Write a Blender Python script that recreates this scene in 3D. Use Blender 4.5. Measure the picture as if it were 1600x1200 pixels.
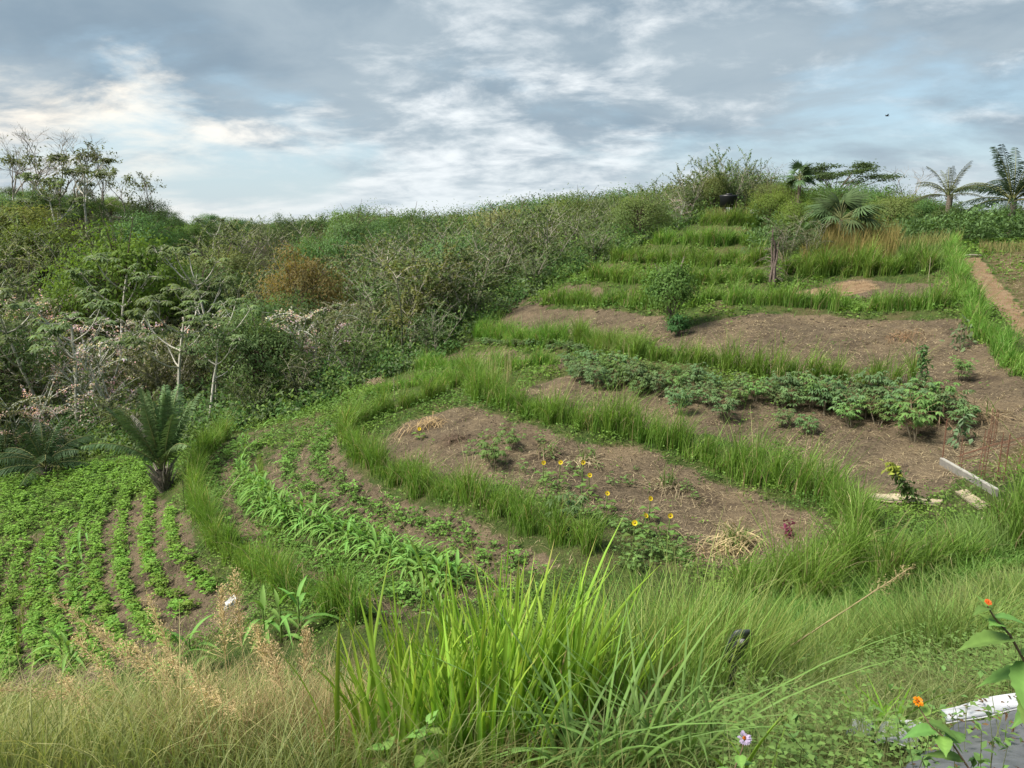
import bpy, math, random
import numpy as np
from mathutils import Vector, Matrix, Euler

# ---------------------------------------------------------------- clean
for o in list(bpy.data.objects):
    bpy.data.objects.remove(o)
scene = bpy.context.scene
COL = scene.collection
R = math.radians

# ---------------------------------------------------------------- camera
PITCH = 11.8
FPX = 1202.0
cam_d = bpy.data.cameras.new('camera')
cam_d.sensor_width = 36.0
cam_d.lens = 36.0 * FPX / 1600.0
cam_d.clip_start = 0.05
cam_d.clip_end = 9000.0
cam = bpy.data.objects.new('camera', cam_d)
cam.location = (0, 0, 0)
cam.rotation_euler = (R(90 - PITCH), 0, 0)
COL.objects.link(cam)
scene.camera = cam

# ---------------------------------------------------------------- exposure
scene.view_settings.view_transform = 'Standard'
scene.view_settings.look = 'None'
scene.view_settings.gamma = 1.0
scene.view_settings.use_curve_mapping = False
scene.view_settings.exposure = 2.5

# ---------------------------------------------------------------- sun (soft, through thin cloud)
SUN_EL, SUN_AZ = 50.0, -112.0        # azimuth measured from +Y, negative = to the left
sd = bpy.data.lights.new('sun', 'SUN')
sd.energy = 1.5
sd.angle = R(20)
sd.color = (1.0, 0.94, 0.83)
so = bpy.data.objects.new('sun', sd)
_e, _a = R(SUN_EL), R(SUN_AZ)
sdir = Vector((math.sin(_a) * math.cos(_e), math.cos(_a) * math.cos(_e), math.sin(_e)))
so.rotation_euler = sdir.to_track_quat('Z', 'Y').to_euler()
so.location = sdir * 60
COL.objects.link(so)

# ---------------------------------------------------------------- pixel ray -> direction (used to place things on the ground)
_p = R(PITCH)
def ray(u, v):
    x = (u - 800.0) / FPX
    y = (600.0 - v) / FPX
    return (x, math.cos(_p) + y * math.sin(_p), -math.sin(_p) + y * math.cos(_p))
def pix_at(u, v, Y):
    d = ray(u, v)
    return np.array((d[0] * Y / d[1], Y, d[2] * Y / d[1]))

# ---------------------------------------------------------------- world: Nishita sky behind broken cloud
world = bpy.data.worlds.new('World')
scene.world = world
world.use_nodes = True
wt = world.node_tree
wt.nodes.clear()

class NT:
    """tiny helper to write node trees"""
    def __init__(s, tree): s.t = tree
    def n(s, typ, **kw):
        nd = s.t.nodes.new(typ)
        for k, v in kw.items(): setattr(nd, k, v)
        return nd
    def link(s, a, b): s.t.links.new(a, b)
    def put(s, sock, v):
        if isinstance(v, bpy.types.NodeSocket): s.link(v, sock)
        else: sock.default_value = v
    def math(s, op, a, b=0.0, c=0.0, clamp=False):
        nd = s.n('ShaderNodeMath', operation=op); nd.use_clamp = clamp
        s.put(nd.inputs[0], a); s.put(nd.inputs[1], b); s.put(nd.inputs[2], c)
        return nd.outputs[0]
    def vmath(s, op, a, b=None, scale=None):
        nd = s.n('ShaderNodeVectorMath', operation=op)
        s.put(nd.inputs[0], a)
        if b is not None: s.put(nd.inputs[1], b)
        if scale is not None: s.put(nd.inputs[3], scale)
        return nd
    def noise(s, vec, scale, detail=4, rough=0.5, dist=0.0, lac=2.0):
        nd = s.n('ShaderNodeTexNoise')
        s.put(nd.inputs['Vector'], vec)
        nd.inputs['Scale'].default_value = scale; nd.inputs['Detail'].default_value = detail
        nd.inputs['Roughness'].default_value = rough; nd.inputs['Distortion'].default_value = dist
        nd.inputs['Lacunarity'].default_value = lac
        return nd.outputs[0]
    def ramp(s, x, lo, hi, a=0.0, b=1.0, smooth=True):
        nd = s.n('ShaderNodeMapRange')
        nd.interpolation_type = 'SMOOTHSTEP' if smooth else 'LINEAR'
        s.put(nd.inputs[0], x); nd.inputs[1].default_value = lo; nd.inputs[2].default_value = hi
        nd.inputs[3].default_value = a; nd.inputs[4].default_value = b
        return nd.outputs[0]
    def mix(s, f, a, b, blend='MIX'):
        nd = s.n('ShaderNodeMix', data_type='RGBA', blend_type=blend)
        s.put(nd.inputs[0], f)
        for sk, v in ((nd.inputs[6], a), (nd.inputs[7], b)):
            if isinstance(v, tuple) and len(v) == 3: v = (*v, 1.0)
            s.put(sk, v)
        return nd.outputs[2]

W = NT(wt)
sky = W.n('ShaderNodeTexSky', sky_type='NISHITA')
sky.sun_disc = False
sky.sun_elevation = R(SUN_EL)
sky.sun_rotation = R(SUN_AZ)
sky.air_density = 1.0; sky.dust_density = 1.6; sky.ozone_density = 1.0
tc = W.n('ShaderNodeTexCoord')
dvec = tc.outputs['Generated']
sep = W.n('ShaderNodeSeparateXYZ'); W.link(dvec, sep.inputs[0])
den = W.math('MAXIMUM', W.math('ADD', sep.outputs[2], 0.24), 0.10)
px = W.math('DIVIDE', sep.outputs[0], den)
py = W.math('DIVIDE', sep.outputs[1], den)
pc = W.n('ShaderNodeCombineXYZ'); W.link(px, pc.inputs[0]); W.link(py, pc.inputs[1])
pvec = pc.outputs[0]
mp = W.n('ShaderNodeMapping'); W.link(pvec, mp.inputs[0])
mp.inputs['Rotation'].default_value = (0, 0, R(24)); mp.inputs['Scale'].default_value = (1.5, 1.7, 1.0)
mp.inputs['Location'].default_value = (3.1, 1.7, 0.4)
cv = mp.outputs[0]
def blob(u, v, r0, r1=0.0, sx=1.0):
    """soft patch of sky round the direction of one point of the cloud deck"""
    d = Vector(ray(u, v)).normalized()
    df = W.vmath('SUBTRACT', dvec, tuple(d))
    sc = W.vmath('MULTIPLY', df.outputs[0], (sx, 1.0, 1.0))
    ln = W.vmath('LENGTH', sc.outputs[0]).outputs[1]
    return W.ramp(ln, r1, r0, 1.0, 0.0)
n1 = W.noise(cv, 0.9, 7, 0.56, 0.25)
n2 = W.noise(W.vmath('ADD', cv, (7.3, 2.2, 1.0)).outputs[0], 2.0, 9, 0.60, 0.25)
n2b = W.noise(W.vmath('ADD', cv, (2.3, 5.2, 3.0)).outputs[0], 5.0, 6, 0.6, 0.3)
n2 = W.math('ADD', W.math('MULTIPLY', n2, 0.80), W.math('MULTIPLY', n2b, 0.20))
n3 = W.noise(W.vmath('ADD', cv, (1.3, 9.2, 4.0)).outputs[0], 1.1, 6, 0.55, 0.3)
# how much of the blue is covered
cov = W.math('ADD', n1, 0.20)
cov = W.math('SUBTRACT', cov, W.math('MULTIPLY', blob(390, 262, 0.15, 0.02, 0.5), 0.25))
cov = W.math('SUBTRACT', cov, W.math('MULTIPLY', blob(1500, 290, 0.24, 0.02, 0.6), 0.17))
cov = W.math('SUBTRACT', cov, W.math('MULTIPLY', blob(1260, 160, 0.16, 0.02, 0.8), 0.12))
cov = W.ramp(cov, 0.40, 0.66)
# brightness of the deck: thin lit patches against grey-blue bellies
br = n2
br = W.math('ADD', br, W.math('MULTIPLY', blob(850, 170, 0.26, 0.0, 0.8), 0.06))
br = W.math('ADD', br, W.math('MULTIPLY', blob(130, 205, 0.17, 0.0, 0.7), 0.20))
br = W.math('ADD', br, W.math('MULTIPLY', blob(760, 20, 0.20, 0.0, 0.7), 0.06))
br = W.math('ADD', br, W.math('MULTIPLY', blob(430, 318, 0.24, 0.0, 0.35), 0.26))
br = W.math('ADD', br, W.math('MULTIPLY', blob(1340, 230, 0.20, 0.0, 0.6), 0.05))
br = W.math('SUBTRACT', br, W.math('MULTIPLY', blob(420, 150, 0.28, 0.0, 0.7), 0.10))
br = W.math('SUBTRACT', br, W.math('MULTIPLY', blob(60, 90, 0.24, 0.0, 0.7), 0.07))
lit = W.ramp(br, 0.505, 0.80)
mid = W.ramp(W.math('ADD', W.math('MULTIPLY', n3, 0.6), W.math('MULTIPLY', n1, 0.4)), 0.36, 0.62)
dark = (1.14, 1.55, 1.93)
grey = (1.80, 2.20, 2.50)
white = W.mix(blob(120, 215, 0.30, 0.0, 0.7), (4.1, 4.3, 4.4), (4.9, 4.5, 3.9))
cl = W.mix(mid, dark, grey)
cl = W.mix(lit, cl, white)
# pale clear sky between the clouds
clear = W.mix(0.7, sky.outputs[0], (1.75, 2.55, 3.0))
skyc = W.mix(cov, clear, cl)
skyc = W.vmath('SCALE', skyc, None, 0.87).outputs[0]
hz = W.ramp(sep.outputs[2], 0.0, 0.13, 0.55, 0.0)
skyc = W.mix(hz, skyc, (2.5, 2.8, 2.95))
bg = W.n('ShaderNodeBackground'); W.link(skyc, bg.inputs[0]); bg.inputs[1].default_value = 0.05
wo = W.n('ShaderNodeOutputWorld'); W.link(bg.outputs[0], wo.inputs[0])

# ---------------------------------------------------------------- object helpers
def tag(o, label=None, cat=None, group=None, kind=None):
    if label: o['label'] = label
    if cat: o['category'] = cat
    if group: o['group'] = group
    if kind: o['kind'] = kind
    return o
def empty(name, loc=(0, 0, 0), rz=0.0, s=1.0):
    o = bpy.data.objects.new(name, None)
    o.location = loc; o.rotation_euler = (0, 0, rz); o.scale = (s, s, s)
    o.empty_display_size = 0.1
    COL.objects.link(o)
    return o
def link(name, mesh, parent=None, loc=(0, 0, 0), rot=(0, 0, 0), s=1.0):
    o = bpy.data.objects.new(name, mesh)
    o.location = loc; o.rotation_euler = rot
    o.scale = s if isinstance(s, tuple) else (s, s, s)
    COL.objects.link(o)
    if parent is not None: o.parent = parent
    return o
def copy_tree(o, parent=None):
    c = o.copy(); COL.objects.link(c)
    if parent is not None: c.parent = parent
    for ch in o.children: copy_tree(ch, c)
    return c

class MB:
    """collects vertices, quads and a colour per vertex; builds ONE mesh"""
    def __init__(s): s.V = []; s.F = []; s.C = []; s.n = 0
    def add(s, V, F, C):
        V = np.asarray(V, dtype=np.float32).reshape(-1, 3)
        F = np.asarray(F, dtype=np.int64).reshape(-1, 4)
        C = np.asarray(C, dtype=np.float32)
        if C.ndim == 1: C = np.broadcast_to(C, (len(V), 3))
        s.V.append(V); s.F.append(F + s.n); s.C.append(C.reshape(-1, 3)); s.n += len(V)
    def mesh(s, name, mat, smooth=True):
        V = np.concatenate(s.V); F = np.concatenate(s.F).astype(np.int32); C = np.concatenate(s.C)
        me = bpy.data.meshes.new(name)
        me.vertices.add(len(V)); me.vertices.foreach_set('co', V.ravel())
        me.loops.add(F.size); me.loops.foreach_set('vertex_index', F.ravel())
        me.polygons.add(len(F))
        me.polygons.foreach_set('loop_start', np.arange(0, F.size, 4, dtype=np.int32))
        me.polygons.foreach_set('use_smooth', np.full(len(F), smooth, dtype=bool))
        a = me.attributes.new('tint', 'FLOAT_COLOR', 'POINT')
        c4 = np.ones((len(V), 4), dtype=np.float32); c4[:, :3] = C
        a.data.foreach_set('color', c4.ravel())
        me.update(calc_edges=True); me.validate()
        if mat is not None: me.materials.append(mat)
        return me
    def build(s, name, mat, parent=None, smooth=True):
        return link(name, s.mesh(name, mat, smooth), parent)

# ---------------------------------------------------------------- materials
def base_mat(name):
    m = bpy.data.materials.new(name); m.use_nodes = True
    m.node_tree.nodes.clear()
    return m, NT(m.node_tree)
def leaf_mat(name, trans=0.36, rough=0.6, spec=0.18, vary=0.2, gain=1.32, hue=(0.472, 0.505)):
    m, g = base_mat(name)
    at = g.n('ShaderNodeAttribute', attribute_name='tint')
    oi = g.n('ShaderNodeObjectInfo')
    tco = g.n('ShaderNodeTexCoord')
    nz = g.noise(tco.outputs['Object'], 1.3, 3, 0.6)
    hs = g.n('ShaderNodeHueSaturation')
    hs.inputs['Hue'].default_value = 0.5
    g.link(g.ramp(oi.outputs['Random'], 0, 1, hue[0], hue[1], False), hs.inputs['Hue'])
    val = g.math('ADD', g.ramp(oi.outputs['Random'], 0, 1, gain * (1 - vary), gain * (1 + vary), False), g.ramp(nz, 0.25, 0.75, -0.16, 0.16, False))
    g.link(val, hs.inputs['Value'])
    g.link(g.mix(1.0, at.outputs['Color'], oi.outputs['Color'], 'MULTIPLY'), hs.inputs['Color'])
    bs = g.n('ShaderNodeBsdfPrincipled')
    bs.inputs['Roughness'].default_value = rough
    bs.inputs['Specular IOR Level'].default_value = spec
    g.link(hs.outputs[0], bs.inputs['Base Color'])
    tr = g.n('ShaderNodeBsdfTranslucent')
    g.link(g.mix(1.0, hs.outputs[0], (1.12, 1.10, 0.62), 'MULTIPLY'), tr.inputs[0])
    mx = g.n('ShaderNodeMixShader'); mx.inputs[0].default_value = trans
    g.link(bs.outputs[0], mx.inputs[1]); g.link(tr.outputs[0], mx.inputs[2])
    out = g.n('ShaderNodeOutputMaterial'); g.link(mx.outputs[0], out.inputs[0])
    return m
def tint_mat(name, rough=0.85, scale=9.0, amt=0.35, bump=0.3, spec=0.2):
    m, g = base_mat(name)
    at = g.n('ShaderNodeAttribute', attribute_name='tint')
    tco = g.n('ShaderNodeTexCoord')
    nz = g.noise(tco.outputs['Object'], scale, 5, 0.62)
    f = g.ramp(nz, 0.3, 0.7, 1 - amt, 1 + amt, False)
    vs = g.vmath('SCALE', at.outputs['Color'], None, f)
    bs = g.n('ShaderNodeBsdfPrincipled')
    bs.inputs['Roughness'].default_value = rough; bs.inputs['Specular IOR Level'].default_value = spec
    g.link(vs.outputs[0], bs.inputs['Base Color'])
    bp = g.n('ShaderNodeBump'); bp.inputs['Strength'].default_value = bump; bp.inputs['Distance'].default_value = 0.02
    g.link(nz, bp.inputs['Height']); g.link(bp.outputs[0], bs.inputs['Normal'])
    out = g.n('ShaderNodeOutputMaterial'); g.link(bs.outputs[0], out.inputs[0])
    return m
M_LEAF = leaf_mat('leaf')
M_TREE = leaf_mat('tree_leaf', 0.44, 0.6, 0.16, 0.2, 1.75, (0.480, 0.506))
M_GRASS = leaf_mat('grass_blade', 0.42, 0.5, 0.2, 0.12, 1.15, (0.494, 0.513))
M_GLOSS = leaf_mat('glossy_leaf', 0.18, 0.6, 0.12, 0.15)
M_DRY = leaf_mat('dry_leaf', 0.25, 0.7, 0.15, 0.12, 1.0, (0.503, 0.512))
M_PETAL = leaf_mat('petal', 0.3, 0.5, 0.3, 0.08, 1.0, (0.502, 0.506))
M_BARK = tint_mat('bark', 0.88, 14.0, 0.38, 0.5)
M_WOOD = tint_mat('weathered_wood', 0.8, 6.0, 0.18, 0.2)
M_CONC = tint_mat('concrete', 0.85, 7.0, 0.16, 0.25)
M_RUST = tint_mat('rusty_steel', 0.75, 30.0, 0.3, 0.2)
M_PLAST = tint_mat('dull_plastic', 0.45, 5.0, 0.18, 0.15, 0.5)
M_SHEET = tint_mat('plastic_sheet', 0.42, 9.0, 0.32, 0.6, 0.45)

# ---------------------------------------------------------------- terrain
CTRL = [ # pixel u, v and forward distance in metres, read off the size of the hedges
 (1100,800,15.6),(1200,800,15),(1250,850,13.4),(1150,750,17),(1300,740,16.2),(1330,700,18),(1410,784,14.2),(1200,640,20.6),(1350,640,20.0),(1000,640,21.3),
 (1200,580,23.8),(1350,590,22.8),(1000,570,25.4),(1200,490,30.4),(1350,490,29.8),(1080,530,28),(1200,430,37.0),(1130,385,45.5),(1130,345,55),(1130,333,60),(1080,450,37.5),
 (620,880,15.5),(400,880,17.2),(750,790,16.2),(850,840,14.8),(560,720,21),(310,850,19),(300,740,26),(258,768,25.5),(150,900,19.5),(30,1050,14.6),(100,1060,13.6),(50,800,26),(20,900,20.5),
 (0,740,32),(120,710,33),(300,690,32),(450,650,33),(560,600,35.5),(690,560,36.5),(760,510,39),(830,460,42),(900,430,44),(1000,385,48.5),(1080,352,54),
 (720,620,26),(860,580,27.6),(880,520,33.5),(950,480,36.2),(1030,500,32),(640,660,23.3),(450,720,24),(520,640,30.5),(600,800,18.2),(700,900,14.2),(500,950,13.8),
 (300,950,16.6),(850,880,13.4),(1000,900,12.4),(950,800,15.6),(800,700,19.5),(900,740,17.6),
 (1400,1000,7.4),(1550,950,8.3),(1500,880,10.2),(1620,850,10.8),(1300,960,10.2),(1150,960,10.6),(1550,760,13.9),(1600,700,15.8),(1600,620,18.8),(1500,640,18.7),
 (1500,540,24.2),(1610,560,21.5),(1620,480,26.5),(1510,405,38),(1600,385,40),(1430,430,34.4),(1240,440,36),(1330,395,41),(1230,400,42),
 (800,1130,5.4),(400,1150,5.0),(50,1170,5.0),(1150,1120,4.6),(1450,1130,3.6),
]
WPTS = [ # plain world points: the bank under the camera, the valley, the far side
 (-4,-4,-1.2),(4,-4,-1.2),(0,0,-1.6),(-4,0,-1.9),(4,0,-1.5),(0,2,-1.95),(3,2,-1.75),(-4,3,-2.6),(6,3,-1.9),(-9,2,-3.6),(9,4,-2.6),(-8,6,-5.2),(-3,7.5,-5.3),(2,7,-4.6),(-14,4,-6),(15,8,-3.6),(-1,9.8,-6.5),(-5,10.5,-7.4),(-8.5,10.5,-8.2),(-11,9.5,-8.6),
 (-20,0,-6),(20,0,-2.5),(0,-15,0),(-30,-15,-3),(30,-15,0),
 (-27,38,-10.8),(-18,42,-10.3),(-34,45,-9.0),(-25,50,-9.0),(-50,60,-3.5),(-42,75,-0.9),(-55,85,0.8),(-38,90,-0.6),(-70,100,4),(-30,75,-4.6),(-22,62,-8.0),(-20,80,-7.0),(-12,45,-8.6),(-6,45,-7.0),
 (-10,60,-7.2),(-5,80,-6.5),(-10,110,-6.5),(0,60,-4.3),(6,58,-2.5),(5,75,-4.0),(10,62,-0.6),(16,62,0.6),(22,64,0.2),(15,80,-2.5),(24,54,-1.2),(32,48,-1.3),(30,60,-2.6),(45,55,-2.2),(50,75,-3),
 (25,80,-3.5),(35,32,-1.5),(38,20,-1.6),(-45,25,-9.0),(-40,10,-8),(0,110,-6),(60,110,-5),(-60,130,-3),(0,140,-7),(90,60,-4),(-90,40,-4),
]
pts = [pix_at(*c) for c in CTRL] + [np.array(w, dtype=float) for w in WPTS]
PTS = np.array(pts)
def tps_fit(P, lam=0.6):
    n = len(P)
    d2 = ((P[:, None, :2] - P[None, :, :2]) ** 2).sum(-1)
    K = np.where(d2 > 0, 0.5 * d2 * np.log(d2 + 1e-12), 0.0) + lam * np.eye(n)
    Q = np.c_[np.ones(n), P[:, :2]]
    A = np.block([[K, Q], [Q.T, np.zeros((3, 3))]])
    return np.linalg.solve(A, np.r_[P[:, 2], np.zeros(3)])
TW = tps_fit(PTS)
def tps(x, y):
    sh = np.shape(x); x = np.ravel(x); y = np.ravel(y); out = np.empty(len(x))
    for i in range(0, len(x), 20000):
        a = x[i:i + 20000]; b = y[i:i + 20000]
        d2 = (a[:, None] - PTS[None, :, 0]) ** 2 + (b[:, None] - PTS[None, :, 1]) ** 2
        out[i:i + 20000] = (0.5 * d2 * np.log(d2 + 1e-12)) @ TW[:-3] + TW[-3] + TW[-2] * a + TW[-1] * b
    return out.reshape(sh)
def spaced(lo, hi, step, far_lo, far_hi, grow=1.22):
    mid = list(np.arange(lo, hi, step)); up = [mid[-1]]; s = step
    while up[-1] < far_hi: s *= grow; up.append(up[-1] + s)
    dn = [lo]; s = step
    while dn[-1] > far_lo: s *= grow; dn.append(dn[-1] - s)
    return np.array(dn[:0:-1] + mid + up[1:])
GX = spaced(-30, 34, 0.3, -4000, 4000)
GY = spaced(-2, 62, 0.28, -2500, 5000)
XX, YY = np.meshgrid(GX, GY)
ZZ = tps(np.clip(XX, -75, 75), np.clip(YY, -18, 125))
far = np.clip((np.hypot(XX, YY - 40) - 95) / 90, 0, 1); far = far * far * (3 - 2 * far)
ZZ = ZZ * (1 - far) + far * (-6.5)
_rg = np.random.default_rng(5)
def wobble(x, y, scale, seed, k=7):
    """smooth random field, roughly -1..1"""
    g = np.random.default_rng(seed); s = 0
    for i in range(k):
        a = g.uniform(0, 2 * math.pi); f = scale * g.uniform(0.6, 1.7)
        s = s + np.sin((x * math.cos(a) + y * math.sin(a)) * f + g.uniform(0, 6.28) + 0.8 * np.sin((x * math.sin(a) - y * math.cos(a)) * f * 0.7))
    return s / math.sqrt(k) * 0.8
near = np.clip(1 - (np.hypot(XX, YY) - 50) / 30, 0, 1)
ZZ = ZZ + near * (0.05 * wobble(XX, YY, 1.1, 1) + 0.022 * wobble(XX, YY, 4.2, 2))
def bil(A, x, y):
    x = np.asarray(x, dtype=float); y = np.asarray(y, dtype=float)
    i = np.clip(np.searchsorted(GX, x) - 1, 0, len(GX) - 2); j = np.clip(np.searchsorted(GY, y) - 1, 0, len(GY) - 2)
    fx = np.clip((x - GX[i]) / (GX[i + 1] - GX[i]), 0, 1); fy = np.clip((y - GY[j]) / (GY[j + 1] - GY[j]), 0, 1)
    return (A[j, i] * (1 - fx) + A[j, i + 1] * fx) * (1 - fy) + (A[j + 1, i] * (1 - fx) + A[j + 1, i + 1] * fx) * fy
def H(x, y): return bil(ZZ, x, y)
_Y = np.concatenate([np.arange(2.0, 60, 0.05), np.arange(60, 200, 0.3)])
def at(u, v, ymin=2.0):
    """where the line of sight of a photo point meets the ground"""
    d = ray(u, v); Y = _Y[_Y >= ymin]
    X = d[0] / d[1] * Y; Z = d[2] / d[1] * Y
    below = np.nonzero(Z < H(X, Y))[0]
    k = below[0] if len(below) else len(Y) - 1
    return np.array((X[k], Y[k], float(H(X[k], Y[k]))))
def line(pix, step=0.25):
    """photo polyline -> smooth world polyline lying on the ground"""
    P = np.array([at(*p)[:2] for p in pix])
    d = np.r_[0, np.cumsum(np.hypot(*np.diff(P, axis=0).T))]
    n = max(3, int(d[-1] / step)); t = np.linspace(0, d[-1], n)
    Q = np.c_[np.interp(t, d, P[:, 0]), np.interp(t, d, P[:, 1])]
    k = max(1, int(0.8 / step))
    for _ in range(2):
        A = np.pad(Q, ((k, k), (0, 0)), mode='edge')
        A[:k] = 2 * Q[0] - Q[k:0:-1] if len(Q) > k else Q[0]
        A[-k:] = 2 * Q[-1] - Q[-2:-k - 2:-1] if len(Q) > k else Q[-1]
        Q = np.stack([np.convolve(A[:, i], np.ones(2 * k + 1) / (2 * k + 1), 'valid') for i in (0, 1)], 1)
    return Q
HEDGES = [ # name of the strip, photo line of its foot, height, width, label
 ([(352,694),(308,735),(301,790),(327,850),(388,905),(472,955),(565,990)], 0.86, 0.60, 'bright green grass hedge curving between the bean rows and the corn terrace'),
 ([(735,612),(660,640),(590,658),(552,672),(540,690),(560,728),(610,757),(700,792),(800,828),(880,858),(930,880)], 0.86, 0.75, 'long U-shaped grass hedge below the bare sunflower terrace'),
 ([(728,612),(745,637),(820,657),(900,682),(1000,693),(1080,727),(1150,757),(1210,778),(1270,786),(1310,806),(1335,845)], 1.0, 0.75, 'thick drooping grass hedge between the cassava bed and the sunflower terrace'),
 ([(905,548),(960,566),(1010,574),(1060,574),(1120,586),(1195,602),(1250,607),(1310,603),(1420,612)], 0.85, 0.8, 'grass hedge with leafy tufts along the lower edge of the big bare slope'),
 ([(1130,484),(1170,484),(1240,487),(1330,492),(1420,495),(1490,492)], 0.9, 0.75, 'grass hedge above the big bare slope and below the straw-coloured patch'),
 ([(742,528),(800,540),(860,548),(925,542)], 0.75, 1.1, 'low dark green grass hedge on the terrace just left of the big bare slope'),
 ([(850,480),(900,482),(1000,489),(1080,489),(1150,474)], 0.8, 0.8, 'grass hedge behind the lone small tree with the trunk'),
 ([(922,441),(1000,450),(1080,452),(1192,449)], 0.85, 0.9, 'grass hedge fourth below the hilltop, passing left of the dead vine-covered stump'),
 ([(957,415),(1050,421),(1192,419)], 0.9, 1.0, 'grass hedge third below the hilltop, long and straight'),
 ([(1018,386),(1100,389),(1186,385)], 0.9, 1.0, 'grass hedge second below the hilltop'),
 ([(1092,358),(1140,357),(1188,359)], 0.95, 1.0, 'short grass hedge nearest the hilltop, under the black tank'),
 ([(1224,432),(1290,436),(1350,436),(1400,434),(1462,432)], 1.15, 1.5, 'broad domed bright green grass bank below the tan reeds'),
 ([(1478,392),(1488,430),(1508,490),(1540,542),(1590,592),(1630,615)], 0.62, 0.9, 'sloping strip of bright grass beside the orange earth path'),
 ([(655,583),(720,588),(800,584),(872,578)], 0.6, 0.8, 'low grass strip above the bend of the U-shaped hedge'),
 ([(1140,962),(1260,966),(1350,947),(1450,917),(1540,886),(1640,850)], 0.92, 1.35, 'tall thick grass hedge rising along the right side of the foreground bank'),
 ([(1318,832),(1340,868),(1320,905),(1270,935)], 0.62, 0.9, 'grass strip linking the long drooping hedge to the foreground hedge'),
 ([(575,624),(640,612),(722,606)], 0.55, 0.8, 'short grass strip near the foot of the thicket, left of the pale dry stalks'),
]
HL = [line(h[0]) for h in HEDGES]
for (px_, hh, ww, lb), Q in zip(HEDGES, HL):     # soil gathers along each grass barrier
    lo = Q.min(0) - 3; hi = Q.max(0) + 3
    jj = np.nonzero((GY > lo[1]) & (GY < hi[1]))[0]; ii = np.nonzero((GX > lo[0]) & (GX < hi[0]))[0]
    sx = XX[np.ix_(jj, ii)]; sy = YY[np.ix_(jj, ii)]
    dd = np.full(sx.shape, 1e9)
    for q in Q[::2]: dd = np.minimum(dd, (sx - q[0]) ** 2 + (sy - q[1]) ** 2)
    ZZ[np.ix_(jj, ii)] += 0.20 * np.exp(-dd / 0.9 ** 2)

def inpoly(poly, x, y):
    n = len(poly); c = np.zeros(np.shape(x), dtype=bool); j = n - 1
    for i in range(n):
        xi, yi = poly[i]; xj, yj = poly[j]
        c ^= ((yi > y) != (yj > y)) & (x < (xj - xi) * (y - yi) / (yj - yi + 1e-12) + xi)
        j = i
    return c
def wpoly(pix): return [tuple(at(*p)[:2]) for p in pix]
SOIL = [
 ([(585,700),(640,657),(722,634),(800,660),(900,690),(1000,702),(1080,735),(1150,764),(1210,785),(1290,800),(1300,835),(1250,868),(1100,885),(1060,850),(1000,815),(920,800),(850,780),(760,752),(660,730)], 1.0),
 ([(1220,700),(1350,690),(1480,690),(1510,640),(1560,600),(1610,590),(1610,680),(1480,765),(1350,795),(1320,790),(1290,760)], 1.0),
 ([(1020,540),(1060,515),(1160,490),(1300,493),(1480,497),(1510,500),(1600,600),(1560,640),(1500,690),(1460,640),(1430,612),(1250,600),(1120,578)], 1.0),
 ([(770,492),(830,480),(900,485),(1040,495),(1060,520),(1030,530),(900,522),(765,514)], 1.0),
 ([(830,474),(880,447),(940,450),(950,468),(860,477)], 0.9),
 ([(690,553),(780,547),(890,560),(880,578),(700,572)], 0.85),
 ([(1222,460),(1310,437),(1375,438),(1480,440),(1490,475),(1430,470),(1330,465)], 1.0),
 ([(800,610),(890,585),(1010,600),(1240,615),(1440,625),(1500,695),(1220,708),(1100,680),(930,655),(860,635)], 0.95),
 ([(0,850),(170,800),(240,765),(300,800),(310,870),(420,950),(300,1000),(120,1090),(0,1090)], 0.8),
 ([(1060,405),(1190,400),(1190,410),(1060,412)], 0.5), ([(1060,430),(1190,428),(1190,440),(1050,440)], 0.5),
 ([(760,470),(860,470),(780,520),(700,560),(740,520)], 0.5),
]
PATH = [(1497,402),(1530,400),(1560,440),(1600,488),(1640,540),(1640,565),(1600,528),(1556,484),(1518,432)]
GROW = [ # partly bare, weedy terraces
 [(310,700),(450,650),(560,650),(540,700),(600,770),(760,830),(900,880),(700,960),(560,990),(400,900),(310,830)],
 [(1340,800),(1480,760),(1620,640),(1620,760),(1500,800),(1400,830)],
]
DRY = [[(1540,400),(1640,392),(1640,520),(1600,485),(1565,440)], [(1200,1000),(1600,900),(1640,1000),(1400,1120),(1200,1100)], [(1480,690),(1620,600),(1620,720),(1560,760)]]
def zone(polys):
    A = np.zeros(XX.shape)
    for p, w in polys:
        P = wpoly(p); a = np.array(P); lo = a.min(0) - 1; hi = a.max(0) + 1
        jj = np.nonzero((GY > lo[1]) & (GY < hi[1]))[0]; ii = np.nonzero((GX > lo[0]) & (GX < hi[0]))[0]
        ix = np.ix_(jj, ii)
        A[ix] = np.maximum(A[ix], w * inpoly(P, XX[ix], YY[ix]))
    for _ in range(1):
        B = A.copy(); B[1:-1, 1:-1] = (A[1:-1, 1:-1] * 2 + A[:-2, 1:-1] + A[2:, 1:-1] + A[1:-1, :-2] + A[1:-1, 2:]) / 6; A = B
    return A
Z_SOIL = zone(SOIL)
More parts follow.
